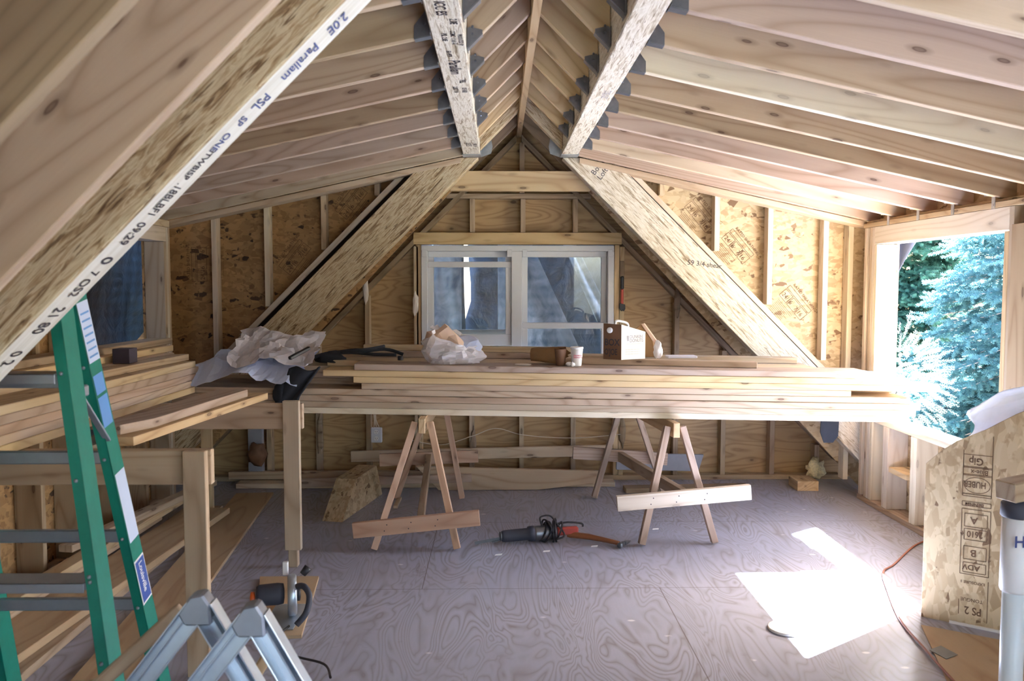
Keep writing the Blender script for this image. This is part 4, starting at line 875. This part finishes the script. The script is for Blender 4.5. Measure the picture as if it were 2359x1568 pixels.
# ------------------------------------------------------------------ circular saw
so = Vector((-.985, 3.86, .018))
e = empty('circular_saw', so, 'circular saw with grey guard and dark handle on the plywood offcut', 'saw')
def sp(x, y, z): return so+Vector((x, y, z))
box('base_plate', sp(-.08, -.14, 0), sp(.07, .16, .005), 'aluminium', e, .001)
ax = Vector((1, .25, 0)).normalized()
lathe('blade_guard', [(.0, -.012), (.085, -.012), (.095, -.006), (.095, .022), (.085, .03), (.03, .03)], sp(.02, .02, .10), 'aluminium', e, ax, 32)
mh = lathe('motor_housing', [(.02, 0), (.045, .004), (.05, .03), (.048, .11), (.04, .125), (.01, .128)], sp(-.005, .015, .11), 'grey_rubber', e, -ax, 24)
lathe('arbor', [(.03, 0), (.03, .012), (.012, .016)], sp(.05, .028, .10), 'black_plastic', e, ax, 20)
tube('rear_handle', smooth_path([sp(.05, -.02, .15), sp(.10, -.06, .17), sp(.135, -.10, .14), (sp(.13, -.14, .08)), sp(.09, -.16, .03)], 6), .014, 'grey_rubber', e, 10)
tube('front_knob', [sp(.06, .10, .17), sp(.085, .11, .20)], [.016, .02], 'black_plastic', e, 12)
box('depth_bracket', sp(-.03, .08, .17), sp(-.005, .10, .235), 'white_paint', e, .003)
lathe('motor_cap', [(.01, 0), (.03, .004), (.03, .02), (.01, .024)], sp(-.13, -.02, .10), 'orange_plastic', mh, -ax, 16)
tube('power_cord', smooth_path([sp(.06, -.17, .03), sp(.02, -.30, .008), sp(.14, -.42, .006), sp(.28, -.5, .006), sp(.33, -.62, .006)], 6), .005, 'cord_black', e, 8)
# ------------------------------------------------------------------ reciprocating saw
e = empty('reciprocating_saw', (.2, 5.03, 0), 'black and red reciprocating saw with coiled cord lying on the floor', 'saw')
A = Vector((.03, 5.02, .048)); B = Vector((.50, 5.12, .060)); d_ = (B-A).normalized()
lathe('gearbox_boot', [(.022, -.012), (.03, -.008), (.034, .0), (.036, .02), (.036, .15), (.044, .155), (.047, .17), (.047, .19)], A, 'grey_rubber', e, d_, 24)
lathe('motor_body', [(.046, .19), (.047, .20), (.045, .32), (.038, .33)], A, 'steel', e, d_, 24)
lathe('nose_ring', [(.012, -.022), (.028, -.02), (.028, -.011), (.02, -.011)], A, 'steel', e, d_, 20)
bar('handle', A+d_*.33, A+d_*.47+Vector((0, 0, -.004)), .035, .05, 'red_plastic', e, bev=.01)
tube('trigger_guard', smooth_path([A+d_*.32+Vector((0, 0, .045)), A+d_*.40+Vector((0, 0, .05)), A+d_*.49+Vector((0, 0, .035)), A+d_*.50+Vector((0, 0, .015))], 5), .006, 'cord_black', e)
bar('saw_blade', A+Vector((-.17, -.02, -.035)), A+Vector((-.012, -.002, -.012)), .0015, .018, 'steel', e, bev=0)
bar('shoe', A+Vector((-.07, -.01, -.03)), A+Vector((-.015, .0, -.02)), .03, .006, 'steel', e)
bm = bmesh.new()
for k in range(7):
    c0 = A+d_*(.245+.017*k); tl = Vector((.18*math.sin(k*2.1), .05, 1)).normalized(); sd_ = d_.cross(tl).normalized()
    ring = [c0+sd_*math.cos(t/18*2*math.pi)*.052+tl*(math.sin(t/18*2*math.pi)*(.05+.012*(k % 3))+.004)+d_*.02*math.sin(t/18*2*math.pi+k) for t in range(19)]
    bm_tube(bm, ring, .0055, 6)
mesh_obj('coiled_cord', bm, 'cord_black', e, Matrix.Translation(A), True)
bm = bmesh.new(); bm_tube(bm, smooth_path([A+d_*.24+Vector((0, -.02, .05)), A+d_*.23+Vector((0, 0, .095)), A+d_*.29+Vector((0, 0, .10)), A+d_*.33+Vector((0, -.03, .06)), A+d_*.38+Vector((0, -.06, -.01)), A+d_*.33+Vector((0, -.06, -.03))], 5), .0055, 6)
mesh_obj('cord_loop', bm, 'cord_black', e, Matrix.Translation(A), True)
# hammer
e = empty('hammer', (.6, 5.05, 0), 'hammer with dark wooden handle and steel head lying on the floor by the right sawhorse', 'hammer')
bm = bmesh.new(); bm_tube(bm, [(.42, 5.11, .03), (.44, 5.11, .03), (.55, 5.07, .028), (.66, 5.0, .024), (.72, 4.955, .022)], [.014, .02, .018, .014, .012], 12); mesh_obj('handle', bm, 'hammer_wood', e, frame((.55, 5.07, .03), (.3, -.15, 0)), True)
h0 = Vector((.735, 4.945, .022)); hdv = Vector((.5, .9, 0)).normalized()
lathe('head', [(.015, -.045), (.017, -.042), (.017, -.03), (.011, -.022), (.013, -.01), (.013, .012), (.010, .02)], h0, 'steel', e, hdv, 20)
prism('claw', [h0+hdv*.015+Vector((0, 0, -.010)), h0+hdv*.05+Vector((.01, 0, -.006)), h0+hdv*.075+Vector((.01, 0, .002)), h0+hdv*.05+Vector((.0, 0, .010)), h0+hdv*.015+Vector((0, 0, .012))], (.018, -.008, 0), 'steel', e)

# ------------------------------------------------------------------ green step ladder
e = empty('step_ladder', (-1.15, 2.5, 0), 'green fibreglass step ladder with grey metal steps at the left', 'ladder')
def chan(name, p0, p1, wd, dp, fl_=.02, th=.004, mat='fibreglass', hint=(0, 1, 0), open_=1):
    """C-channel rail: web faces the x side, flanges front and back"""
    p0 = Vector(p0); p1 = Vector(p1); f = frame(p0, p1-p0, hint); X_ = f.col[1].to_3d(); Y_ = f.col[2].to_3d(); bm = bmesh.new()
    def s_(a0, a1, b0, b1): bm_prism(bm, [p0+X_*a0+Y_*b0, p1+X_*a0+Y_*b0, p1+X_*a0+Y_*b1, p0+X_*a0+Y_*b1], X_*(a1-a0), .001)
    s_(0, wd, -dp/2, -dp/2+th); s_(0, wd, dp/2-th, dp/2)
    s_(wd-th, wd, -dp/2, dp/2)
    return mesh_obj(name, bm, mat, e, frame((p0+p1)/2, p1-p0, hint))
# front rails and rear rails (top meets behind the printed rake beam)
top = 1.80
A0 = Vector((-1.066, 2.36, 0)); A1 = Vector((-1.302, 2.46, top)); B0 = Vector((-1.158, 2.90, 0)); B1 = Vector((-1.325, 2.55, top))
def rail(p0, p1, w_, d__, nm):
    o = chan(nm, p0, p1, w_, d__); return o
rail(A0, A1, .034, .078, 'front_rail'); rail(A0+Vector((-.56, 0, 0)), A1+Vector((-.42, 0, 0)), .034, .078, 'front_rail')
rail(B0, B1, .032, .08, 'rear_rail'); rail(B0+Vector((-.53, 0, 0)), B1+Vector((-.38, 0, 0)), .032, .08, 'rear_rail')
def along(p0, p1, z): return p0.lerp(p1, z/p1.z)
for z in (.72, 1.305):
    pa = along(A0, A1, z)+Vector((.062, 0, 0)); pb = along(A0+Vector((-.56, 0, 0)), A1+Vector((-.42, 0, 0)), z)
    bm = bmesh.new(); a, b = pb+Vector((0, -.01, 0)), pa+Vector((-.062, -.01, 0))
    for lo, hi in (((0, -.04, -.003), (0, .05, .0)), ((0, -.04, -.028), (0, -.036, 0)), ((0, .046, -.05), (0, .05, 0))):
        bm_box(bm, (a.x, a.y+lo[1], z+lo[2]), (b.x, a.y+hi[1], z+hi[2]), .001)
    mesh_obj('step', bm, 'ladder_alum', e, frame((a+b)/2, (1, 0, 0)))
for z in (.49, .735, 1.005):
    pa = along(B0, B1, z); pb = along(B0+Vector((-.53, 0, 0)), B1+Vector((-.38, 0, 0)), z)
    bar('rear_bar', pb+Vector((0, -.0, 0)), pa+Vector((-.0, 0, 0)), .02, .042, 'ladder_alum', e, bev=.004)
box('top_cap', A1+Vector((-.36, -.09, 0)), A1+Vector((.0, .12, .03)), 'orange_plastic', e, .004)
# spreader brace
kn = Vector((-1.262, 2.56, 1.235))
bar('spreader', kn, Vector((-1.185, 2.43, 1.075)), .006, .022, 'ladder_alum', e, up=(1, 0, 0)); bar('spreader', kn, Vector((-1.222, 2.66, 1.065)), .006, .022, 'ladder_alum', e, up=(1, 0, 0))
box('spreader_joint', kn-Vector((.016, .02, .016)), kn+Vector((.026, .02, .018)), 'ladder_alum', e, .004)
# rivets and stickers on the rear rail front flange
fa_ = frame(A0, A1-A0, (0, 1, 0))
for P0_, P1_, zs in ((A0, A1, (.49, .72, .735, 1.005, 1.305)), (B0, B1, (.49, .735, 1.005, 1.30, .3))):
    for z in zs:
        bm = bmesh.new(); bmesh.ops.create_uvsphere(bm, u_segments=8, v_segments=5, radius=.006, matrix=Matrix.Translation(along(P0_, P1_, z)+Vector((.014, -.041, 0))))
        mesh_obj('rivet', bm, 'ladder_alum', e, Matrix.Translation(along(P0_, P1_, z)), True)
fb = frame(B0, B1-B0, (0, 1, 0)); bX = fb.col[1].to_3d(); bY = fb.col[2].to_3d(); bU = fb.col[0].to_3d()
def sticker(name, z0, z1, a0, a1, mat, lift=.0328):
    p0 = along(B0, B1, z0)+bX*lift; p1 = along(B0, B1, z1)+bX*lift
    return prism(name, [p0+bY*a0, p0+bY*a1, p1+bY*a1, p1+bY*a0], bX*.0005, mat, e, bev=0)
sticker('safety_label', 1.315, 1.50, -.036, .036, 'label_light'); sticker('blue_label', 1.215, 1.275, -.034, .030, 'label_mid'); sticker('blue_label', 1.11, 1.205, -.034, .030, 'label_mid')
sticker('instruction_label', .72, .955, -.034, .036, 'label_light'); sticker('brand_label_border', .50, .655, -.037, .036, 'white_paint'); sticker('brand_label', .507, .648, -.032, .031, 'label_blue', .0338)
p1 = along(B0, B1, .64)+bX*.0348
text('brand_lettering', 'Louisville', p1-bY*.012, -bU, bY, .036, 'white_paint', e, .0006, .8)
for k in range(7):
    z = 1.33+k*.022; p = along(B0, B1, z)+bX*.0338
    prism('label_line', [p-bY*.028, p+bY*.028, p+bY*.028+bU*.006, p-bY*.028+bU*.006], bX*.0003, 'label_mid', e, bev=0)

# ------------------------------------------------------------------ aluminium folding trestle in the foreground
e = empty('folding_trestle', (-.64, 2.0, 0), 'silvery aluminium folding trestle in the foreground', 'trestle')
for k, (ax_, ay) in enumerate(((-.720, 2.03), (-.572, 1.96))):
    ap = Vector((ax_, ay, .785))
    l0 = ap+Vector((-.62, -.02, -.80)); r0 = ap+Vector((.43, .02, -.80))
    e_ = e
    for p, nm in ((l0, 'leg'), (r0, 'leg')):
        d2 = (p-ap).normalized(); sidev = Vector((0, 1, 0)).cross(d2).normalized(); bm = bmesh.new()
        if sidev.z < 0: sidev = -sidev
        st_ = ap+d2*.01
        def pl_(a0, a1, b0, b1): bm_prism(bm, [st_+sidev*a0+Vector((0, b0, 0)), p+sidev*a0+Vector((0, b0, 0)), p+sidev*a1+Vector((0, b0, 0)), st_+sidev*a1+Vector((0, b0, 0))], (0, b1-b0, 0), .001)
        pl_(-.028, .028, .018, .022); pl_(.024, .028, -.022, .02); pl_(-.028, -.024, -.022, .02); pl_(.006, .010, -.012, .02)
        mesh_obj('leg', bm, 'aluminium', e, frame(ap, d2, (0, 1, 0)))
    bm = bmesh.new()
    bm_prism(bm, [ap+Vector((-.035, -.024, -.05)), ap+Vector((.03, -.024, -.05)), ap+Vector((.028, -.024, .0)), ap+Vector((.01, -.024, .028)), ap+Vector((-.02, -.024, .022)), ap+Vector((-.05, -.024, -.02))], (0, .048, 0), .005)
    mesh_obj('hinge_cap', bm, 'ladder_alum', e, Matrix.Translation(ap))
for z in (.52, .22):
    t = 1-z/.80
    bar('cross_bar', Vector((-.705-.62*t, 2.04, z)), Vector((-.565-.62*t, 1.94, z)), .03, .03, 'aluminium', e, up=(0, 0, 1)); bar('cross_bar', Vector((-.705+.43*t, 2.06, z)), Vector((-.565+.43*t, 1.94, z)), .03, .03, 'aluminium', e)
tag(bar('wood_strip', (-1.58, 2.02, .03), (-.80, 2.12, .735), .022, .035, 'fir', up=(0, 0, 1), bev=.003), 'thin wood strip leaning beside the aluminium trestle', 'stick')
tag(bar('wood_strip', (-.95, 2.25, .02), (-.62, 2.3, .56), .02, .03, 'fir_warm', bev=.003), 'short wood strip seen between the legs of the aluminium trestle', 'stick')

# ------------------------------------------------------------------ strand board screen at the right, plastic, bucket side
e = empty('strand_board_screen', (2.0, 3.9, 0), 'tall strand board panel with printed stamps standing at the right', 'panel')
Q0 = Vector((1.985, 3.87, 0)); Q1 = Vector((2.62, 3.405, 0)); qd = (Q1-Q0).normalized(); qn = Vector((qd.y, -qd.x, 0))
prof = [(0, .0), (.78, 0), (.78, 1.12), (.62, 1.10), (.48, 1.06), (.35, .985), (.235, .905), (.12, .842), (.06, .79), (0, .727)]
prism('panel', [Q0+qd*a+Vector((0, 0, b)) for a, b in prof], -qn*.018, 'osb', e, grain=(0, 0, 1), bev=.001)
prism('bottom_strip', [Q0+qd*.12+qn*.0+Vector((0, 0, .0)), Q0+qd*.78+Vector((0, 0, 0)), Q0+qd*.78+Vector((0, 0, .012)), Q0+qd*.12+Vector((0, 0, .012))], qn*.01, 'plate_white', e, bev=0)
def qp(a, b): return Q0+qd*a+qn*.0012+Vector((0, 0, b))
bm = bmesh.new()
def ql_(a, b, t=.003):
    p, r_ = qp(*a), qp(*b); dd = (r_-p).normalized(); n_ = qn.cross(dd)*t/2; bm.faces.new([bm.verts.new(v_) for v_ in (p-n_, r_-n_, r_+n_, p+n_)])
def qrect(a0, b0, a1, b1):
    for p, r_ in (((a0, b0), (a1, b0)), ((a1, b0), (a1, b1)), ((a1, b1), (a0, b1)), ((a0, b1), (a0, b0))): ql_(p, r_)
SA, SB = .155, .27
ql_((SA, .88-.07), (SA, .60)); ql_((SB, .88), (SB, .60))
for b0, b1 in ((.735, .79), (.70, .73), (.61, .695), (.555, .575), (.60, .61)): qrect(SA, b0, SB, b1)
for b0, b1 in ((.46, .52), (.40, .45), (.31, .37), (.25, .295)): qrect(SA+.012, b0, SB-.012, b1)
qrect(SA, .24, SB, .54); ql_((SB, .03), (SB, .22)); ql_((SA, .05), (SA, .12))
ca, cb_ = (SA+SB)/2, .652; prev = None
for k in range(25):
    a = 2*math.pi*k/24; p = (ca+.052*math.cos(a), cb_+.036*math.sin(a))
    if prev: ql_(prev, p)
    prev = p
mesh_obj('printed_stamp', bm, 'ink_brown', e, Matrix.Translation(Q0))
qm = -qd; dwn = Vector((0, 0, -1))
def qt(t_, a, b, size, bold=.0008, sx_=1): text('printed_text', t_, qp(a, b), qm, dwn, size, 'ink_brown', e, bold, sx_)
qt('HUBER', SB-.022, .668, .04, .0008, .72); qt('Blue-x', SB-.015, .722, .03, .0006, .9); qt('Gip', SB-.035, .775, .045, .001, .9); qt('BENNM', SB-.028, .57, .022)
qt('A', SB-.05, .505, .045); qt('2610 +', SB-.028, .44, .04, .0008, .8); qt('B', SB-.05, .355, .045); qt('ADV', SB-.035, .285, .035); qt('EXPOSURE 1', SB-.012, .21, .018, .0003); qt('TONGUE', SB-.018, .13, .022, .0003); qt('PS 2', SB-.022, .09, .05, .001, .8)
# plastic film over the top of the screen
def P(u, v):
    a = .165+.45*u; p = Q0+qd*a-qn*(.03+.10*math.sin(v*3.1)); zb_ = .86+.55*(a-.165)
    top_ = .985+.75*min(a-.165, .16)+.35*max(0, a-.325)
    zz = zb_+(top_-zb_)*v+.035*noise.noise(Vector((u*6, v*5, 2)))*v
    return Vector((p.x+.02*math.sin(v*6+u*7), p.y+.02*math.sin(u*11), zz))
tag(sheet('plastic_film', P, 26, 18, 'plastic_film'), 'translucent white plastic film draped over the top of the strand board panel', 'plastic film')
# white pipe, cap and wood block at the right frame edge
e = empty('white_pipe', (1.905, 3.08, 0), 'white plastic pipe with wider sleeve and black cap at the right frame edge', 'pipe')
lathe('pipe', [(.0395, 0), (.04, .01), (.04, .5)], (1.915, 3.06, 0), 'pipe_white', e)
lathe('sleeve', [(.046, .42), (.05, .43), (.05, .70), (.046, .70)], (1.915, 3.06, 0), 'white_paint', e); lathe('cap', [(.052, .70), (.056, .705), (.054, .75), (.03, .77)], (1.915, 3.06, 0), 'grey_rubber', e)
text('printed_text', 'H', (1.875, 3.0075, .60), (1, 0, 0), (0, 0, 1), .06, 'ink_blue', e, .001)
tag(bar('wood_block', (1.83, 3.0, .81), (2.2, 3.1, .845), .09, .07, 'fir_dim', bev=.004), 'brown board end resting on the black pipe cap at the right frame edge', 'board')
# sheet on the floor, cord, lid, dark plate
tag(prism('strand_sheet', [(1.93, 3.76, 0), (2.6, 3.33, 0), (2.6, 2.4, 0), (1.66, 2.4, 0), (1.74, 3.15, 0)], (0, 0, .006), 'scrap_ply', grain=(0, 1, 0), bev=0), 'brown sheet flat on the floor in the lower right corner', 'sheet')
tag(prism('metal_plate', [(1.83, 3.49, .0065), (1.90, 3.53, .0065), (1.925, 3.44, .0065), (1.855, 3.40, .0065)], (0, 0, .002), 'steel', bev=0), 'small dark square plate on the brown floor sheet', 'plate')
tag(tube('extension_cord', smooth_path([(2.6, 5.03, .008), (2.45, 4.90, .008), (2.2, 4.6, .006), (2.08, 4.47, .006), (1.98, 4.2, .006), (1.86, 3.81, .006), (1.81, 3.49, .0125), (1.778, 3.22, .0125), (1.75, 2.9, .0125)], 8), .0055, 'cord_red', seg=8), 'reddish brown extension cord crossing the sunlit floor patch', 'cord')
tag(lathe('round_lid', [(.0, .002), (.08, .002), (.083, .0), (.086, .004), (.084, .012), (.079, .012), (.076, .006), (.0, .006)], (1.305, 3.73, 0), 'plate_white'), 'round white lid on the floor at the left edge of the sun patch', 'lid')
for i, (x, y, r) in enumerate(((.26, 4.86, .02), (-.02, 4.80, .02), (.98, 5.3, .02), (1.98, 5.2, .018), (.55, 4.95, .02))):
    tag(prism('paper_scrap', [(x, y, .001), (x+r*2, y+r*.3, .001), (x+r*2.2, y+r, .006), (x+r*.3, y+r*.8, .004)], (0, 0, .001), 'white_paint', bev=0), ['tiny white paper scrap on the floor beneath the hammer handle', 'tiny white paper scrap on the floor below the reciprocating saw blade', 'tiny white scrap on the floor between the legs of the right sawhorse', 'tiny white scrap on the floor right of the right sawhorse', 'tiny white scrap on the floor left of the hammer head'][i], 'scrap', 'paper scraps')

# ------------------------------------------------------------------ outside: ground, tarps, trees
g = tag(box('ground', (-30, -30, -3.2), (40, 40, -3.0), 'dirt', bev=0), kind='structure')
def wav(x0, x1, z0, z1, y, am, f_, sd_, lean=0, xb=None):
    def P(u, v):
        a = x0+(x1-x0)*u; b = (xb[0]+(xb[1]-xb[0])*u) if xb else a
        x = b+(a-b)*v; z = z0+(z1-z0)*v
        return Vector((x, y+lean*v+am*math.sin(u*f_+2*v+sd_)+am*.8*noise.noise(Vector((u*4, v*3, sd_))), z))
    return P
for x0, x1, lb_ in ((-3.05, -.30, 'left'), (-.255, 3.2, 'right')):
    tag(sheet('tarp', lambda u, v: Vector((x0+(x1-x0)*u+(0 if (x0 < -1) == (u < .5) else 1)*(.03*noise.noise(Vector((v*9, x0, 2)))+(-.05 if x0 > -1 and v < .58 else 0)), 8.3-1.32*v**1.6+.05*math.sin(u*(x1-x0)*5+v*3)+.05*noise.noise(Vector((u*5, v*4, x0))), -.9+3.95*v)), 40, 24, 'tarp_shade', thick=.003), f'shaded blue grey tarpaulin slanting down behind the back window, {lb_} half', 'tarpaulin')
tag(sheet('tarp', wav(-1.0, -.31, .3, 2.3, 7.25, .05, 16, 4), 30, 24, 'tarp_blue', thick=.003), 'bright blue white tarpaulin hanging outside the left pane of the back window', 'tarpaulin')
tag(sheet('tarp', wav(.0, .10, .3, 2.3, 7.2, .04, 7, 2, xb=(.0, 1.02)), 24, 30, 'tarp_blue', thick=.003), 'slanting bluish tarpaulin fold behind the middle of the back window', 'tarpaulin')
tag(sheet('tarp', wav(.36, .45, .6, 2.3, 7.15, .02, 5, 3, xb=(1.12, 1.30)), 12, 24, 'tarp_blue', thick=.003), 'narrow slanting tarpaulin fold behind the right pane of the back window', 'tarpaulin')
def P(u, v): return Vector((XL-.55+.05*math.sin(v*8+u*5)+.06*noise.noise(Vector((u*4, v*4, 7))), 2.4+6.0*u, .2+2.4*v))
P = lambda u, v: Vector((-2.80-.25*(1-v)+.05*math.sin(v*8+u*9)*(1-v)+.10*noise.noise(Vector((u*7, v*4, 7)))*(1-v), 2.35+5.9*u, .22+1.74*v))
tag(sheet('tarp', P, 60, 26, 'tarp_dark', thick=.003), 'dark blue checked tarpaulin hanging outside the left window', 'tarpaulin')
def P(u, v):
    y = 6.1+.95*u*(1-.75*v)
    return Vector((XR+.42+.03*math.sin(u*8+v*3), 5.75+(1.05*(v**1.4))*(1-u)*.0+u*.75*(v**.8)-.02, 1.30+.75*v))
tag(sheet('plastic_film', lambda u, v: Vector((XR+.45+.05*math.sin(u*9+v*4), 7.1-(.98*v**.55+.06)*u, 1.30+.72*v)), 24, 24, 'tarp_white', thick=.003), 'white plastic sheet hanging outside the upper far corner of the right window', 'plastic film')
# spruce: sprigs of needles along drooping branches
import numpy as np
def sprig_mesh(n, L, r, rnd):
    V_, F_ = [], []
    for i in range(n):
        t = i/n; a = i*2.4; c = Vector((L*t, 0, 0)); out_ = Vector((.75, math.cos(a), math.sin(a))).normalized()
        ln2 = r*(1-.35*t)*(.8+.4*rnd.random()); tip = c+out_*ln2; sd_ = out_.cross(Vector((1, 0, 0))).normalized()*r*.13
        k = len(V_); V_ += [c-sd_, c+sd_, tip+sd_*.5, tip-sd_*.5]; F_.append((k, k+1, k+2, k+3))
    return np.array([tuple(v) for v in V_]), np.array(F_)
rnd = random.Random(5)
SPR = sprig_mesh(46, .17, .036, rnd); SPS = sprig_mesh(22, .10, .028, rnd)
def bake(name, items, mat, parent, base):
    vs_, fs_, off = [], [], 0
    for (sv, sf), m_ in items:
        R = np.array(m_.to_3x3()); t = np.array(m_.translation); vs_.append(sv @ R.T+t); fs_.append(sf+off); off += len(sv)
    v = np.vstack(vs_)-np.array(base); f = np.vstack(fs_); me = bpy.data.meshes.new(name)
    me.vertices.add(len(v)); me.vertices.foreach_set('co', v.ravel()); me.loops.add(f.size); me.loops.foreach_set('vertex_index', f.ravel())
    me.polygons.add(len(f)); me.polygons.foreach_set('loop_start', np.arange(0, f.size, 4)); me.polygons.foreach_set('loop_total', np.full(len(f), 4)); me.update(); me.validate()
    o = bpy.data.objects.new(name, me); COL.objects.link(o); me.materials.append(M[mat]); o.parent = parent
    o.matrix_basis = WM(parent).inverted() @ Matrix.Translation(base); return o
def spruce(x, y, ztop, rbase, hgt_, lab, mat, dens=1.0, face=None, kind='spruce_tree', cat='tree'):
    e = empty(kind, (x, y, -3.0), lab, cat)
    tube('trunk', [(x, y, -3.0), (x, y, ztop)], [.16, .02], 'bark', e, 10)
    items = []; bm = bmesh.new(); z = ztop-hgt_
    while z < ztop-.1:
        R = rbase*(ztop-z)/hgt_; nb = int((7+6*R)*dens)
        for b in range(nb):
            a = rnd.random()*2*math.pi
            if face is not None:
                a = face+rnd.uniform(-1.35, 1.35)
            L = R*rnd.uniform(.75, 1.08); droop = rnd.uniform(.12, .32)
            def bp(t): return Vector((x+math.cos(a)*L*t, y+math.sin(a)*L*t, z-droop*L*t*t+.10*L*t))
            bm_tube(bm, [bp(.1), bp(.5), bp(1)], [.012, .008, .003], 5, False)
            t = .35
            while t < 1.0:
                p = bp(t)
                for sgn in (-1, 1):
                    aa = a+sgn*rnd.uniform(.45, 1.0); dd = Vector((math.cos(aa), math.sin(aa), rnd.uniform(-.55, .25)))
                    ln3 = rnd.uniform(.10, .34)*(1.15-t)*1.6+.08
                    for q_ in range(max(1, int(ln3/.085))):
                        pp = p+dd*(.085*q_); m_ = frame(pp, dd+Vector((rnd.uniform(-.3, .3), rnd.uniform(-.3, .3), rnd.uniform(-.4, .15))))
                        items.append((SPR, m_ @ Matrix.Scale(rnd.uniform(.7, 1.05), 4)))
                t += .085/L*1.1
            items.append((SPR, frame(bp(.97), (math.cos(a), math.sin(a), -.1+rnd.uniform(-.3, .3)))))
        z += rnd.uniform(.09, .14)
    mesh_obj('branches', bm, 'twig', e, Matrix.Translation((x, y, 0)))
    bake('foliage', items, mat, e, (x, y, 0)); return len(items)
n1 = spruce(5.9, 8.6, 5.6, 2.3, 7.0, 'large blue spruce tree outside the right window', 'spruce', 1.0, face=math.radians(232))
n2 = spruce(5.6, 12.2, 6.5, 2.6, 8.0, 'greener conifer standing behind the blue spruce, left part of the right window', 'leaf_green', .8, face=math.radians(245), kind='conifer_tree')
print('sprigs', n1, n2)
e = empty('shrub', (3.66, 7.74, -3), 'pale sunlit shrub outside the right window, at the left foot of the spruce', 'shrub')
items = []
for k in range(520):
    a = rnd.random()*6.28; b = rnd.uniform(-1, 1); rr_ = rnd.uniform(.55, 1)
    d3 = Vector((math.cos(a)*math.sqrt(1-b*b), math.sin(a)*math.sqrt(1-b*b), b)); p = Vector((3.66, 7.74, .60))+Vector((d3.x*.45, d3.y*.5, d3.z*.64))*rr_
    items.append((SPS, frame(p, d3+Vector((0, 0, -.3)))))
tube('trunk', [(3.66, 7.74, -3), (3.66, 7.74, .6)], [.06, .02], 'bark', e, 8)
bake('foliage', items, 'leaf_pale', e, (3.66, 7.74, .60))
